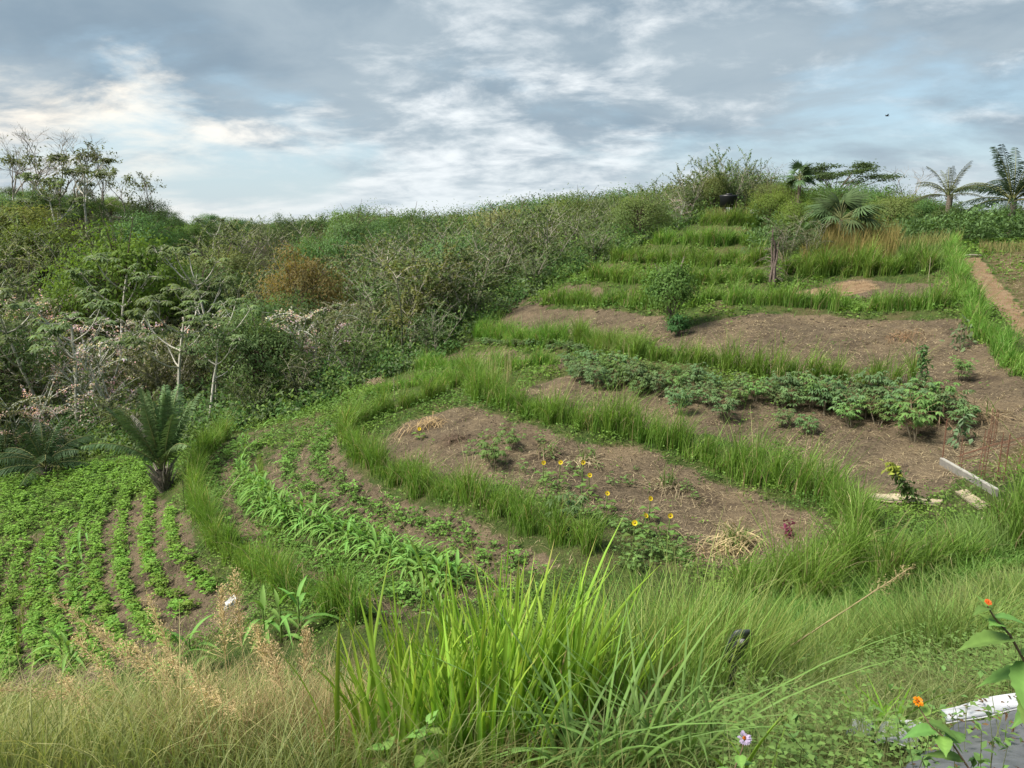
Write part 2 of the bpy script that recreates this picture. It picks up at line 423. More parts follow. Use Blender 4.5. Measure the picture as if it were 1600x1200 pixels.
# the crop rows of the corn terrace follow the two hedges that bound it
ROW_A = [(352,694),(308,735),(301,790),(327,850),(388,905),(472,955),(560,985)]
ROW_B = [(600,655),(545,685),(550,720),(610,757),(700,792),(800,828),(900,870)]
def row_pix(f): return [(a[0] * (1 - f) + b[0] * f, a[1] * (1 - f) + b[1] * f) for a, b in zip(ROW_A, ROW_B)]
for f_ in (0.20, 0.52, 0.70, 0.88):
    q_ = line(row_pix(f_), 0.12)
    jj = np.nonzero((GY > q_[:, 1].min() - 1) & (GY < q_[:, 1].max() + 1))[0]; ii = np.nonzero((GX > q_[:, 0].min() - 1) & (GX < q_[:, 0].max() + 1))[0]
    ix = np.ix_(jj, ii); dd = np.full((len(jj), len(ii)), 1e9)
    for q in q_: dd = np.minimum(dd, (XX[ix] - q[0]) ** 2 + (YY[ix] - q[1]) ** 2)
    Z_SOIL[ix] = np.maximum(Z_SOIL[ix], 0.95 * np.exp(-dd / 0.26 ** 2))
    ZZ[ix] -= 0.05 * np.exp(-dd / 0.30 ** 2)
Z_PATH = zone([(PATH, 1.0), ([(1225,460),(1310,438),(1375,438),(1378,452),(1330,464)], 0.62)])
Z_GROW = zone([(g, 1.0) for g in GROW])
Z_DRY = zone([(g, 1.0) for g in DRY])
# the thicket: everything beyond the foot of the trees
FEDGE = np.array([at(*p)[:2] for p in [(-160,790),(0,745),(120,715),(300,692),(450,652),(560,602),(690,562),(760,512),(830,462),(900,428),(1000,385),(1075,352)]])
def beyond_edge(x, y):
    xe = np.interp(x, FEDGE[:, 0], FEDGE[:, 1]); return y - xe
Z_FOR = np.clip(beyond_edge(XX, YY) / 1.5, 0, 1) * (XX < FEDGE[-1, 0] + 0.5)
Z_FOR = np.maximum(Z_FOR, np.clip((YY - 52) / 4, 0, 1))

tm = bpy.data.meshes.new('ground')
nv = XX.size; ny, nx = XX.shape
tm.vertices.add(nv); tm.vertices.foreach_set('co', np.stack([XX, YY, ZZ], -1).astype(np.float32).ravel())
idx = np.arange(nv).reshape(ny, nx)
Q = np.stack([idx[:-1, :-1], idx[:-1, 1:], idx[1:, 1:], idx[1:, :-1]], -1).reshape(-1, 4).astype(np.int32)
tm.loops.add(Q.size); tm.loops.foreach_set('vertex_index', Q.ravel())
tm.polygons.add(len(Q)); tm.polygons.foreach_set('loop_start', np.arange(0, Q.size, 4, dtype=np.int32))
tm.polygons.foreach_set('use_smooth', np.ones(len(Q), dtype=bool))
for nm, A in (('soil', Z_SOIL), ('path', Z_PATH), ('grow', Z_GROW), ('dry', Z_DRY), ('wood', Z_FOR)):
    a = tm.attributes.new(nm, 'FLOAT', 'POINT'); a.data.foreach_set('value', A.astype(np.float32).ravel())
tm.update(calc_edges=True); tm.validate()
m, g = base_mat('earth_and_turf')
tco = g.n('ShaderNodeTexCoord'); P0 = tco.outputs['Object']
def att(n): return g.n('ShaderNodeAttribute', attribute_name=n).outputs['Fac']
na = g.noise(P0, 0.55, 5, 0.6); nb = g.noise(P0, 3.0, 6, 0.65); nc = g.noise(P0, 16.0, 5, 0.7); nd_ = g.noise(P0, 60.0, 3, 0.6)
turf = g.mix(g.ramp(nb, 0.35, 0.65), (0.050, 0.088, 0.022), (0.100, 0.128, 0.038))
turf = g.mix(g.ramp(na, 0.45, 0.70), turf, (0.13, 0.115, 0.055))
soil = g.mix(g.ramp(nb, 0.32, 0.66), (0.090, 0.069, 0.047), (0.168, 0.130, 0.088))
soil = g.mix(g.ramp(nc, 0.42, 0.68), soil, (0.225, 0.175, 0.117))
soil = g.mix(g.ramp(na, 0.46, 0.66, 0.0, 0.75), soil, (0.25, 0.19, 0.122))
soil = g.mix(g.ramp(g.noise(P0, 0.9, 4, 0.6, 0.6), 0.32, 0.47, 0.6, 0.0), soil, (0.066, 0.047, 0.036))
soil = g.mix(g.ramp(nc, 0.20, 0.40, 0.55, 0.0), soil, (0.045, 0.032, 0.024))
pth = g.mix(g.ramp(nb, 0.35, 0.65), (0.27, 0.175, 0.10), (0.35, 0.25, 0.155))
dry = g.mix(g.ramp(nb, 0.4, 0.62), (0.12, 0.105, 0.045), (0.20, 0.155, 0.09))
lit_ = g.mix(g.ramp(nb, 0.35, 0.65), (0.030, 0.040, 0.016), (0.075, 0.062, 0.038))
def sharp(a, lo=0.38, hi=0.62):
    return g.ramp(g.math('ADD', a, g.math('MULTIPLY', g.math('SUBTRACT', nb, 0.5), 0.9)), lo, hi)
c = g.mix(sharp(g.math('MULTIPLY', att('grow'), 0.46)), turf, soil)
c = g.mix(sharp(att('dry')), c, dry)
c = g.mix(sharp(att('soil')), c, soil)
c = g.mix(sharp(att('path')), c, pth)
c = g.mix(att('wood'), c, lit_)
bs = g.n('ShaderNodeBsdfPrincipled'); bs.inputs['Roughness'].default_value = 0.95; bs.inputs['Specular IOR Level'].default_value = 0.1
g.link(c, bs.inputs['Base Color'])
bp = g.n('ShaderNodeBump'); bp.inputs['Strength'].default_value = 0.9; bp.inputs['Distance'].default_value = 0.18
g.link(g.math('ADD', nc, g.math('MULTIPLY', nb, 1.6)), bp.inputs['Height']); g.link(bp.outputs[0], bs.inputs['Normal'])
out = g.n('ShaderNodeOutputMaterial'); g.link(bs.outputs[0], out.inputs[0])
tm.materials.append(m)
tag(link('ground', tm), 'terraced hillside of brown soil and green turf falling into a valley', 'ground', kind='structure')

# ================================================================ plant building blocks (vectorised)
UP = np.array((0.0, 0.0, 1.0))
def nrm(a): return a / (np.linalg.norm(a, axis=-1, keepdims=True) + 1e-9)
def blades(P, h, az, lean, w, rng, c0, c1, S=3, droop=0.0, tipw=0.12, vary=0.18, twist=None):
    """N grass blades: foot P, height h, direction az, lean as share of h; droop bends the tip down"""
    N = len(P); h = np.broadcast_to(h, N); lean = np.broadcast_to(lean, N); w = np.broadcast_to(w, N); droop = np.broadcast_to(droop, N)
    D = np.stack([np.cos(az), np.sin(az), np.zeros(N)], -1)
    tw = rng.uniform(0, 2 * math.pi, N) if twist is None else az + twist
    Wd = np.stack([np.cos(tw), np.sin(tw), np.zeros(N)], -1)
    t = np.linspace(0, 1, S + 1)
    ctr = P[:, None, :] + UP * (h[:, None] * (t - droop[:, None] * t ** 2.6))[..., None] + D[:, None, :] * (h * lean)[:, None, None] * (t ** 1.7)[None, :, None]
    wid = np.clip((1 - t ** 2.2), tipw, 1) * np.where(t < 0.05, 0.7, 1)
    off = Wd[:, None, :] * (w[:, None] * wid[None, :] * 0.5)[..., None]
    V = np.stack([ctr - off, ctr + off], 2)              # N,S+1,2,3
    i = np.arange(N)[:, None] * (S + 1) * 2 + np.arange(S)[None, :] * 2
    F = np.stack([i, i + 1, i + 3, i + 2], -1).reshape(-1, 4)
    c0 = np.broadcast_to(np.asarray(c0, dtype=float), (N, 3)); c1 = np.broadcast_to(np.asarray(c1, dtype=float), (N, 3))
    k = rng.uniform(1 - vary, 1 + vary, (N, 1, 1))
    C = (c0[:, None, :] * (1 - t)[None, :, None] + c1[:, None, :] * t[None, :, None]) * k
    C = np.repeat(C[:, :, None, :], 2, 2)
    return V.reshape(-1, 3), F, C.reshape(-1, 3)
def leaves(P, D, L, w, rng, col, vary=0.2, Nn=None, droop=0.15):
    """N simple folded leaves (one quad, four corners: foot, side, tip, side)"""
    N = len(P); D = nrm(D); L = np.broadcast_to(L, N)[:, None]; w = np.broadcast_to(w, N)[:, None]
    if Nn is None: Nn = rng.normal(0, 0.55, (N, 3)) + UP
    S = nrm(np.cross(D, Nn)); U = nrm(np.cross(S, D))
    a = P; b = P + D * L * 0.45 + S * w * 0.5 + U * w * 0.12
    c = P + D * L - UP * L * droop; d = P + D * L * 0.45 - S * w * 0.5 + U * w * 0.12
    V = np.stack([a, b, c, d], 1).reshape(-1, 3)
    F = np.arange(N * 4).reshape(-1, 4)
    col = np.broadcast_to(np.asarray(col, dtype=float), (N, 3))
    C = np.repeat(col * rng.uniform(1 - vary, 1 + vary, (N, 1)), 4, 0)
    return V, F, C
def tube(pts, rad, sides=5):
    pts = np.asarray(pts, dtype=float); K = len(pts); rad = np.broadcast_to(rad, K)
    T = nrm(np.gradient(pts, axis=0))
    ref = np.array((0.31, 0.17, 0.93)) if abs(T[0, 2]) < 0.9 else np.array((1.0, 0.1, 0.0))
    A = nrm(np.cross(T, ref)); B = np.cross(T, A)
    th = np.linspace(0, 2 * math.pi, sides, endpoint=False)
    V = pts[:, None, :] + rad[:, None, None] * (A[:, None, :] * np.cos(th)[None, :, None] + B[:, None, :] * np.sin(th)[None, :, None])
    i = np.arange(K - 1)[:, None] * sides + np.arange(sides)[None, :]; j = np.arange(K - 1)[:, None] * sides + (np.arange(sides)[None, :] + 1) % sides
    F = np.stack([i, j, j + sides, i + sides], -1).reshape(-1, 4)
    return V.reshape(-1, 3), F
def box(lo, hi):
    (x0, y0, z0), (x1, y1, z1) = lo, hi
    V = [(x0,y0,z0),(x1,y0,z0),(x1,y1,z0),(x0,y1,z0),(x0,y0,z1),(x1,y0,z1),(x1,y1,z1),(x0,y1,z1)]
    return np.array(V, dtype=float), np.array([(0,3,2,1),(4,5,6,7),(0,1,5,4),(1,2,6,5),(2,3,7,6),(3,0,4,7)])
def arc(p, d, L, bend, n=6, rng=None, jit=0.0):
    """polyline from p along d, bending by vector bend over its length"""
    d = np.asarray(d, dtype=float); pts = [np.asarray(p, dtype=float)]
    for i in range(n - 1):
        dd = d + np.asarray(bend) * (i / (n - 1))
        if rng is not None and jit: dd = dd + rng.normal(0, jit, 3)
        dd = dd / (np.linalg.norm(dd) + 1e-9); pts.append(pts[-1] + dd * L / (n - 1))
    return np.array(pts)
def on_ground(xy, dz=0.0):
    xy = np.asarray(xy, dtype=float)
    return np.c_[xy, H(xy[:, 0], xy[:, 1]) + dz]

def blades_fold(P, h, az, lean, w, rng, c0, c1, S=6, droop=0.0, vary=0.2, tipc=None):
    """broad blades with a keel: three points across, narrowing to a tip"""
    N = len(P); h = np.broadcast_to(h, N); lean = np.broadcast_to(lean, N); w = np.broadcast_to(w, N); droop = np.broadcast_to(droop, N)
    D = np.stack([np.cos(az), np.sin(az), np.zeros(N)], -1); tw = az + math.pi / 2 + rng.normal(0, 0.5, N)
    t = np.linspace(0, 1, S + 1)
    ctr = P[:, None, :] + UP * (h[:, None] * (t - droop[:, None] * t ** 2.6))[..., None] + D[:, None, :] * (h * lean)[:, None, None] * (t ** 1.8)[None, :, None]
    wid = np.clip(np.sin(np.pi * np.clip(0.25 + 0.75 * t, 0, 1)) ** 0.75, 0.03, 1)
    tws = tw[:, None] + rng.normal(0, 0.7, N)[:, None] * t[None, :]
    Wd = np.stack([np.cos(tws), np.sin(tws), np.zeros_like(tws)], -1); Nn = np.stack([-np.sin(tws), np.cos(tws), np.zeros_like(tws)], -1)
    off = Wd * (w[:, None] * wid[None] * 0.5)[..., None]; kl = Nn * (w[:, None] * wid[None] * 0.22)[..., None]
    V = np.stack([ctr - off, ctr + kl, ctr + off], 2)
    i = np.arange(N)[:, None, None] * (S + 1) * 3 + np.arange(S)[None, :, None] * 3 + np.arange(2)[None, None, :]
    F = np.stack([i, i + 1, i + 4, i + 3], -1).reshape(-1, 4)
    c0 = np.broadcast_to(np.asarray(c0, dtype=float), (N, 3)); c1 = np.broadcast_to(np.asarray(c1, dtype=float), (N, 3))
    C = (c0[:, None, :] * (1 - t)[None, :, None] + c1[:, None, :] * t[None, :, None]) * rng.uniform(1 - vary, 1 + vary, (N, 1, 1))
    br = (rng.uniform(0, 1, N) < 0.3)[:, None, None] * np.clip((t - 0.86) / 0.1, 0, 1)[None, :, None]      # scorched tips
    C = C * (1 - br) + np.array((0.34, 0.25, 0.11)) * br
    C = np.repeat(C[:, :, None, :], 3, 2); C[:, :, 1] *= 1.18
    return V.reshape(-1, 3), F, C.reshape(-1, 3)

# ================================================================ grass hedges along the contours
G0 = (0.11, 0.18, 0.045); G1 = (0.112, 0.220, 0.038); GT = (0.23, 0.33, 0.085)
for hi_, ((px_, hh, ww, lb), Q) in enumerate(zip(HEDGES, HL)):
    rng = np.random.default_rng(100 + hi_)
    d = np.r_[0, np.cumsum(np.hypot(*np.diff(Q, axis=0).T))]; Lh = d[-1]
    ym = Q[:, 1].mean()
    per = 500 if ym < 24 else (430 if ym < 34 else 330)
    ww = ww * (0.72 if ww < 0.85 else 0.9)
    N = int(Lh * per * max(ww, 0.6) / 0.75)
    # tussocks: blades bunch round tussock centres set along the strip
    nt = int(Lh / 0.22); tt = (np.arange(nt) + rng.uniform(0, 1, nt)) / nt * Lh
    ts = rng.uniform(-1, 1, nt) * ww * 0.30; th = np.clip(rng.normal(1.0, 0.20, nt), 0.5, 1.5) * (1 + 0.16 * np.sin(tt * 1.3 + hi_) + 0.12 * np.sin(tt * 3.1 + 2 * hi_))
    drp = rng.uniform(0, 6.28, nt)
    gap = rng.uniform(0, 1, nt) < 0.10; th[gap] *= 0.45
    k = rng.integers(0, nt, N)
    tpos = np.clip(tt[k] + rng.normal(0, 0.085, N), 0, Lh)
    X = np.interp(tpos, d, Q[:, 0]); Y = np.interp(tpos, d, Q[:, 1])
    tx = np.gradient(np.interp(np.linspace(0, Lh, 200), d, Q[:, 0])); ty = np.gradient(np.interp(np.linspace(0, Lh, 200), d, Q[:, 1]))
    ii = np.clip((tpos / Lh * 199).astype(int), 0, 199); ln = np.hypot(tx[ii], ty[ii]) + 1e-9
    nx_, ny_ = -ty[ii] / ln, tx[ii] / ln
    side = ts[k] + rng.normal(0, 0.085, N)
    P = on_ground(np.c_[X + nx_ * side, Y + ny_ * side], -0.03)
    hgt = 1.3 * hh * th[k] * rng.uniform(0.62, 1.18, N)
    # lean outward from the tussock, combed downhill and to the right
    az = rng.uniform(0, 6.28, N)
    dx = np.cos(az) + 0.7 * np.cos(drp[k]) * 0.5 + 0.35; dy = np.sin(az) - 0.55
    az = np.arctan2(dy, dx)
    lean = np.clip(rng.normal(0.34, 0.18, N), 0.03, 0.95); droop = np.clip(rng.normal(0.36, 0.2, N), 0, 0.85)
    wdt = (0.014 if ym < 22 else 0.018 if ym < 34 else 0.025) * rng.uniform(0.7, 1.4, N)
    # colour: each tussock a little yellower or bluer, some dry blades
    tc_ = rng.uniform(0, 1, nt)[k][:, None]
    c1 = np.array(G1) * (1 - tc_) + np.array((0.165, 0.270, 0.048)) * tc_
    tip = np.where(rng.uniform(0, 1, (N, 1)) < 0.28, np.array(GT), c1)
    dryb = rng.uniform(0, 1, (N, 1)) < 0.08
    c1 = np.where(dryb, np.array((0.30, 0.25, 0.13)), c1); tip = np.where(dryb, np.array((0.38, 0.32, 0.18)), tip)
    mb = MB(); mb.add(*blades(P, hgt, az, lean, wdt, rng, c1 * 0.95, tip, S=4 if ym < 24 else 3, droop=droop, vary=0.36))
    tag(mb.build('grass_hedge', M_GRASS), lb, 'hedge', 'grass hedges planted along the contours')

# ================================================================ tall reeds and dry stalks on the ridge
def reed_patch(name, pix, n, h, c0, c1, lb, cat, seed, lean=0.18, w=0.02, plume=True, grp=None, S=3):
    rng = np.random.default_rng(seed)
    P = wpoly(pix); a = np.array(P); lo, hi = a.min(0), a.max(0)
    xy = rng.uniform(lo, hi, (n * 6, 2)); xy = xy[inpoly(P, xy[:, 0], xy[:, 1])][:n]
    xy = xy[wobble(xy[:, 0], xy[:, 1], 1.6, seed) > -0.75]
    n = len(xy)
    hh = h * rng.uniform(0.55, 1.1, n) * (1 + 0.18 * wobble(xy[:, 0], xy[:, 1], 1.1, seed + 1))
    mb = MB()
    kk = rng.uniform(0, 1, (n, 1))
    cc = np.array(c1) * kk + np.array(c0) * (1 - kk)
    mb.add(*blades(on_ground(xy, -0.03), hh, rng.uniform(0, 6.28, n), np.abs(rng.normal(lean, lean * 0.6, n)), w, rng, np.array(c0) , cc, S=S, droop=np.abs(rng.normal(0.08, 0.08, n))))
    return tag(mb.build(name, M_DRY), lb, cat, grp)
reed_patch('tan_reeds', [(1275,415),(1400,415),(1400,398),(1290,400)], 2600, 1.95, (0.22, 0.21, 0.07), (0.43, 0.31, 0.125), 'tall tan feathery reeds rising behind the broad domed grass bank', 'reeds', 301, w=0.024)
reed_patch('tan_reeds', [(1248,420),(1285,420),(1290,404),(1255,406)], 700, 1.25, (0.20, 0.20, 0.06), (0.34, 0.23, 0.08), 'lower clump of tan reeds just left of the tall ones, above the bright bank', 'reeds', 302, w=0.024)
reed_patch('olive_reeds', [(1395,428),(1475,428),(1470,395),(1400,398)], 1500, 0.95, (0.10, 0.17, 0.045), (0.18, 0.22, 0.07), 'mixed olive and green tall weeds between the tan reeds and the earth path', 'weeds', 303, w=0.024)
reed_patch('tan_reeds', [(1100,352),(1175,352),(1175,340),(1105,340)], 900, 1.2, (0.17, 0.18, 0.06), (0.28, 0.25, 0.09), 'olive tan grass on the hilltop right under the black tank', 'reeds', 304, w=0.026)
reed_patch('dry_stalks', [(745,606),(800,603),(800,596),(755,598)], 90, 1.35, (0.36, 0.33, 0.16), (0.50, 0.44, 0.25), 'sparse pale dry stalks standing at the bend of the U-shaped hedge', 'dry stalks', 305, lean=0.14, w=0.022)
reed_patch('pale_grass', [(925,560),(1000,560),(1000,545),(935,540)], 700, 0.75, (0.16, 0.22, 0.06), (0.30, 0.32, 0.11), 'pale green feathery grass tuft at the left tip of the big bare slope', 'grass', 306, lean=0.4, w=0.02)
reed_patch('tan_reeds', [(1405,394),(1500,396),(1500,386),(1410,384)], 900, 1.0, (0.18, 0.18, 0.07), (0.34, 0.28, 0.12), 'ragged tan grass along the crest beside the top of the earth path', 'reeds', 307, w=0.024)
reed_patch('tan_reeds', [(1530,398),(1640,398),(1640,386),(1530,386)], 700, 0.6, (0.20, 0.19, 0.08), (0.36, 0.29, 0.13), 'short straw-coloured grass right of the path top', 'reeds', 308, w=0.024)

# ================================================================ stuff nobody could count: weeds, turf, straw
def scatter(n, ylo, yhi, seed, spread=0.76, power=1.0):
    rng = np.random.default_rng(seed)
    u = rng.uniform(0, 1, n)
    Y = np.exp(np.log(ylo) + u ** power * (np.log(yhi) - np.log(ylo)))
    return rng, rng.uniform(-1, 1, n) * (Y * spread + 1.0), Y
def hedge_dist2(x, y):
    d = np.full(np.shape(x), 1e9)
    for Q in HL:
        for q in Q[::3]: d = np.minimum(d, (x - q[0]) ** 2 + (y - q[1]) ** 2)
    return d
# short turf and weeds on the green terraces
rng, X, Y = scatter(125000, 7.0, 62, 11)
sz = bil(Z_SOIL, X, Y); pz = bil(Z_PATH, X, Y); wz = bil(Z_FOR, X, Y); gz = bil(Z_GROW, X, Y); dz = bil(Z_DRY, X, Y)
pat = wobble(X, Y, 1.5, 21) * 0.5 + wobble(X, Y, 5.0, 22) * 0.5
pr = np.clip(1 - sz * 0.985, 0, 1) * (1 - pz) * (1 - 0.75 * wz) * np.where(gz > 0.3, np.clip(0.62 + pat * 0.9, 0.05, 1), 1) * np.where(dz > 0.3, np.clip(0.35 + pat * 0.7, 0.0, 1), 1)
ok = rng.uniform(0, 1, len(X)) < pr
X, Y = X[ok], Y[ok]; n = len(X)
P = on_ground(np.c_[X, Y], -0.01)
big = 0.6 + 0.4 * np.clip(Y / 25, 0, 2)
hh = rng.uniform(0.06, 0.20, n) * (1 + 0.55 * wobble(X, Y, 1.2, 23)).clip(0.4, 2) * big
kk = np.clip(0.5 + 0.5 * wobble(X, Y, 0.8, 24), 0, 1)[:, None]
cc = np.array((0.090, 0.185, 0.036)) * (1 - kk) + np.array((0.150, 0.215, 0.050)) * kk
mb = MB(); mb.add(*blades(P, hh, rng.uniform(0, 6.28, n), rng.uniform(0.2, 1.1, n), 0.012 * np.clip(Y / 14, 0.7, 3.2), rng, cc, cc * 1.1, S=2, droop=0.2, vary=0.25))
tag(mb.build('turf', M_GRASS), 'short green turf and weeds covering the terraces', 'grass', kind='stuff')
# low leafy weeds
rng, X, Y = scatter(70000, 9.0, 48, 12)
sz = bil(Z_SOIL, X, Y); pz = bil(Z_PATH, X, Y); wz = bil(Z_FOR, X, Y); dz = bil(Z_DRY, X, Y); gz = bil(Z_GROW, X, Y)
pat = wobble(X, Y, 1.1, 31)
pr = np.clip(1 - sz * 0.988, 0, 1) * (1 - pz) * (1 - 0.6 * wz) * np.clip(0.45 + 0.7 * pat, 0.02, 1) * (1 - 0.8 * dz)
ok = rng.uniform(0, 1, len(X)) < pr; X, Y = X[ok], Y[ok]; n = len(X)
per = 5; Pc = np.repeat(on_ground(np.c_[X, Y], 0.0), per, 0); Yr = np.repeat(Y, per)
Pc = Pc + rng.normal(0, 1, Pc.shape) * np.array((0.07, 0.07, 0.0)) + UP * rng.uniform(0.03, 0.22, (len(Pc), 1))
a = rng.uniform(0, 6.28, len(Pc)); Dv = np.stack([np.cos(a), np.sin(a), rng.uniform(-0.1, 0.7, len(a))], -1)
kk = np.repeat(np.clip(0.5 + 0.5 * wobble(X, Y, 1.7, 32), 0, 1), per)[:, None]
cc = np.array((0.062, 0.145, 0.032)) * (1 - kk) + np.array((0.120, 0.225, 0.042)) * kk
sc = np.clip(Yr / 16, 0.8, 2.4)
mb = MB(); mb.add(*leaves(Pc, Dv, 0.065 * sc, 0.042 * sc, rng, cc, 0.28))
tag(mb.build('leafy_weeds', M_LEAF), 'low leafy weeds scattered over the green terraces', 'weeds', kind='stuff')
# straw and dead stems on the bare soil
rng, X, Y = scatter(230000, 9.0, 48, 13)
sz = bil(Z_SOIL, X, Y); dz = bil(Z_DRY, X, Y); pz = bil(Z_PATH, X, Y); wz = bil(Z_FOR, X, Y)
pat = wobble(X, Y, 1.0, 41) * 0.6 + wobble(X, Y, 3.3, 42) * 0.5
s3 = np.exp(-(((X - 9.5) / 7) ** 2 + ((Y - 27.5) / 5) ** 2))
low = inpoly(wpoly([(-100,700),(330,740),(330,1000),(-100,1100)]), X, Y)
pr = (np.clip(sz, 0, 1) * np.clip(0.42 + 0.55 * pat + 0.45 * s3, 0.05, 1) * np.where(low, 0.25, 1) + 0.5 * dz) * (1 - pz) * (1 - wz) + 0.012
ok = rng.uniform(0, 1, len(X)) < pr; X, Y = X[ok], Y[ok]; n = len(X)
P = on_ground(np.c_[X, Y], 0.012)
big = np.clip(Y / 18, 0.8, 2.2)
kk = rng.uniform(0, 1, (n, 1)); cc = np.array((0.17, 0.115, 0.075)) * (1 - kk) + np.array((0.56, 0.45, 0.29)) * kk
mb = MB(); mb.add(*blades(P, rng.uniform(0.02, 0.09, n), rng.uniform(0, 6.28, n), rng.uniform(1.5, 6.0, n), 0.013 * big, rng, cc, cc, S=2, droop=rng.uniform(0.2, 0.9, n)))
tag(mb.build('straw_litter', M_DRY), 'straw and dead stems littering the bare brown soil', 'straw', kind='stuff')
# small clods on the bare soil
rng, X, Y = scatter(15000, 9.0, 34, 14)
ok = rng.uniform(0, 1, len(X)) < bil(Z_SOIL, X, Y) * np.clip(0.4 + 0.6 * wobble(X, Y, 1.3, 51), 0, 1); X, Y = X[ok], Y[ok]; n = len(X)
s = rng.uniform(0.010, 0.034, n)[:, None, None] * np.clip(Y / 16, 0.8, 2)[:, None, None]
bV, bF = box((-1, -1, -1), (1, 1, 1))
V = on_ground(np.c_[X, Y], 0.0)[:, None, :] + (bV[None] * rng.uniform(0.5, 1.1, (n, 8, 3))) * s * np.array((1, 1, 0.6))
F = (bF[None] + np.arange(n)[:, None, None] * 8).reshape(-1, 4)
cc = np.repeat(np.array((0.112, 0.083, 0.060)) * rng.uniform(0.55, 1.4, (n, 1)), 8, 0)
mb = MB(); mb.add(V.reshape(-1, 3), F, cc)
tag(mb.build('soil_clods', M_BARK), 'crumbly brown clods lying on the bare terraces', 'soil', kind='stuff')

# ================================================================ trees
def strips(P, D, L, w, droop, rng, c0, c1, S=3, vary=0.15, side=None, tip=0.1):
    """N ribbon leaves starting at P along D, sagging by droop"""
    N = len(P); D = nrm(np.asarray(D, dtype=float)); L = np.broadcast_to(L, N); w = np.broadcast_to(w, N); droop = np.broadcast_to(droop, N)
    t = np.linspace(0, 1, S + 1)
    ctr = P[:, None, :] + D[:, None, :] * (L[:, None] * t)[..., None] - UP * (L * droop)[:, None, None] * (t ** 2)[None, :, None]
    if side is None: side = nrm(np.cross(D, UP + rng.normal(0, 0.25, (N, 3))))
    wid = np.clip(np.sin(np.pi * np.clip(t * 0.86 + 0.13, 0, 1)) ** 0.8, tip, 1)
    off = side[:, None, :] * (w[:, None] * wid[None, :] * 0.5)[..., None]
    V = np.stack([ctr - off, ctr + off], 2)
    i = np.arange(N)[:, None] * (S + 1) * 2 + np.arange(S)[None, :] * 2
    F = np.stack([i, i + 1, i + 3, i + 2], -1).reshape(-1, 4)
    c0 = np.broadcast_to(np.asarray(c0, dtype=float), (N, 3)); c1 = np.broadcast_to(np.asarray(c1, dtype=float), (N, 3))
    C = (c0[:, None, :] * (1 - t)[None, :, None] + c1[:, None, :] * t[None, :, None]) * rng.uniform(1 - vary, 1 + vary, (N, 1, 1))
    return V.reshape(-1, 3), F, np.repeat(C[:, :, None, :], 2, 2).reshape(-1, 3)
def rdir(rng, n):
    return nrm(rng.normal(0, 1, (n, 3)))
PALE = (0.44, 0.42, 0.36); BROWN = (0.13, 0.10, 0.075); GREY = (0.29, 0.265, 0.215)

def make_tree(name, wood, crown, mat=None):
    t = empty(name)
    wood.build('trunk', M_BARK, t)
    if crown is not None and crown.n: crown.build('crown', mat or M_TREE, t)
    return t
def twig_tree(seed, Ht=5.0, col=(0.075, 0.105, 0.045), leafn=34, flower=0.0, wcol=GREY, nst=6, arch=0.8):
    rng = np.random.default_rng(seed); wd = MB(); cr = MB()
    LP, LD, FP = [], [], []
    for s in range(nst):
        a = rng.uniform(0, 6.28); tl = rng.uniform(0.12, 0.5)
        d = np.array((math.cos(a) * tl, math.sin(a) * tl, 1.0))
        st = arc((rng.normal(0, .08), rng.normal(0, .08), -0.1), d, Ht * rng.uniform(0.62, 0.85), (math.cos(a) * 0.35, math.sin(a) * 0.35, 0), 8, rng, 0.07)
        wd.add(*tube(st, np.linspace(0.055, 0.018, 8), 5), np.array(wcol) * rng.uniform(0.8, 1.2))
        for k in range(12):
            t = rng.uniform(0.22, 1.0); q = st[min(7, int(t * 7.99))]
            aa = rng.uniform(0, 6.28)
            d2 = np.array((math.cos(aa), math.sin(aa), rng.uniform(0.4, 1.6)))
            L = Ht * rng.uniform(0.2, 0.42)
            sh = arc(q, d2, L, (math.cos(aa) * .3, math.sin(aa) * .3, -arch * rng.uniform(0.3, 1.6)), 6, rng, 0.06)
            wd.add(*tube(sh, np.linspace(0.019, 0.007, 6), 3), np.array(wcol) * rng.uniform(0.9, 1.3))
            n = int(leafn * rng.uniform(0.5, 1.3)); tt = rng.uniform(0.12, 1.0, n) * 5
            i = np.minimum(tt.astype(int), 4); f = (tt - i)[:, None]
            pp = sh[i] * (1 - f) + sh[i + 1] * f
            if rng.uniform() < flower:
                m = rng.uniform(0, 1, n) < 0.75
                FP.append(pp[m] + rng.normal(0, 0.05, (m.sum(), 3))); pp = pp[~m]
            LP.append(pp); LD.append(rdir(rng, len(pp)) + nrm(d2) * 0.3 + np.array((0, 0, -0.15)))
    LP = np.concatenate(LP); LD = np.concatenate(LD)
    cc = np.array(col) * (1 + 0.25 * np.sin(LP[:, :1] * 1.7) * np.cos(LP[:, 1:2] * 1.3)) 
    cr.add(*leaves(LP, LD, rng.uniform(0.10, 0.24, len(LP)), rng.uniform(0.055, 0.10, len(LP)), rng, cc, 0.32, droop=0.2))
    if FP:
        FP = np.concatenate(FP); FP = np.repeat(FP, 2, 0) + rng.normal(0, 0.04, (len(FP) * 2, 3))
        fc = np.array((0.46, 0.365, 0.37)) + rng.normal(0, 0.05, (len(FP), 3))
        cr.add(*leaves(FP, rdir(rng, len(FP)), 0.09, 0.08, rng, fc.clip(0.1, 0.7), 0.15))
    return wd, cr
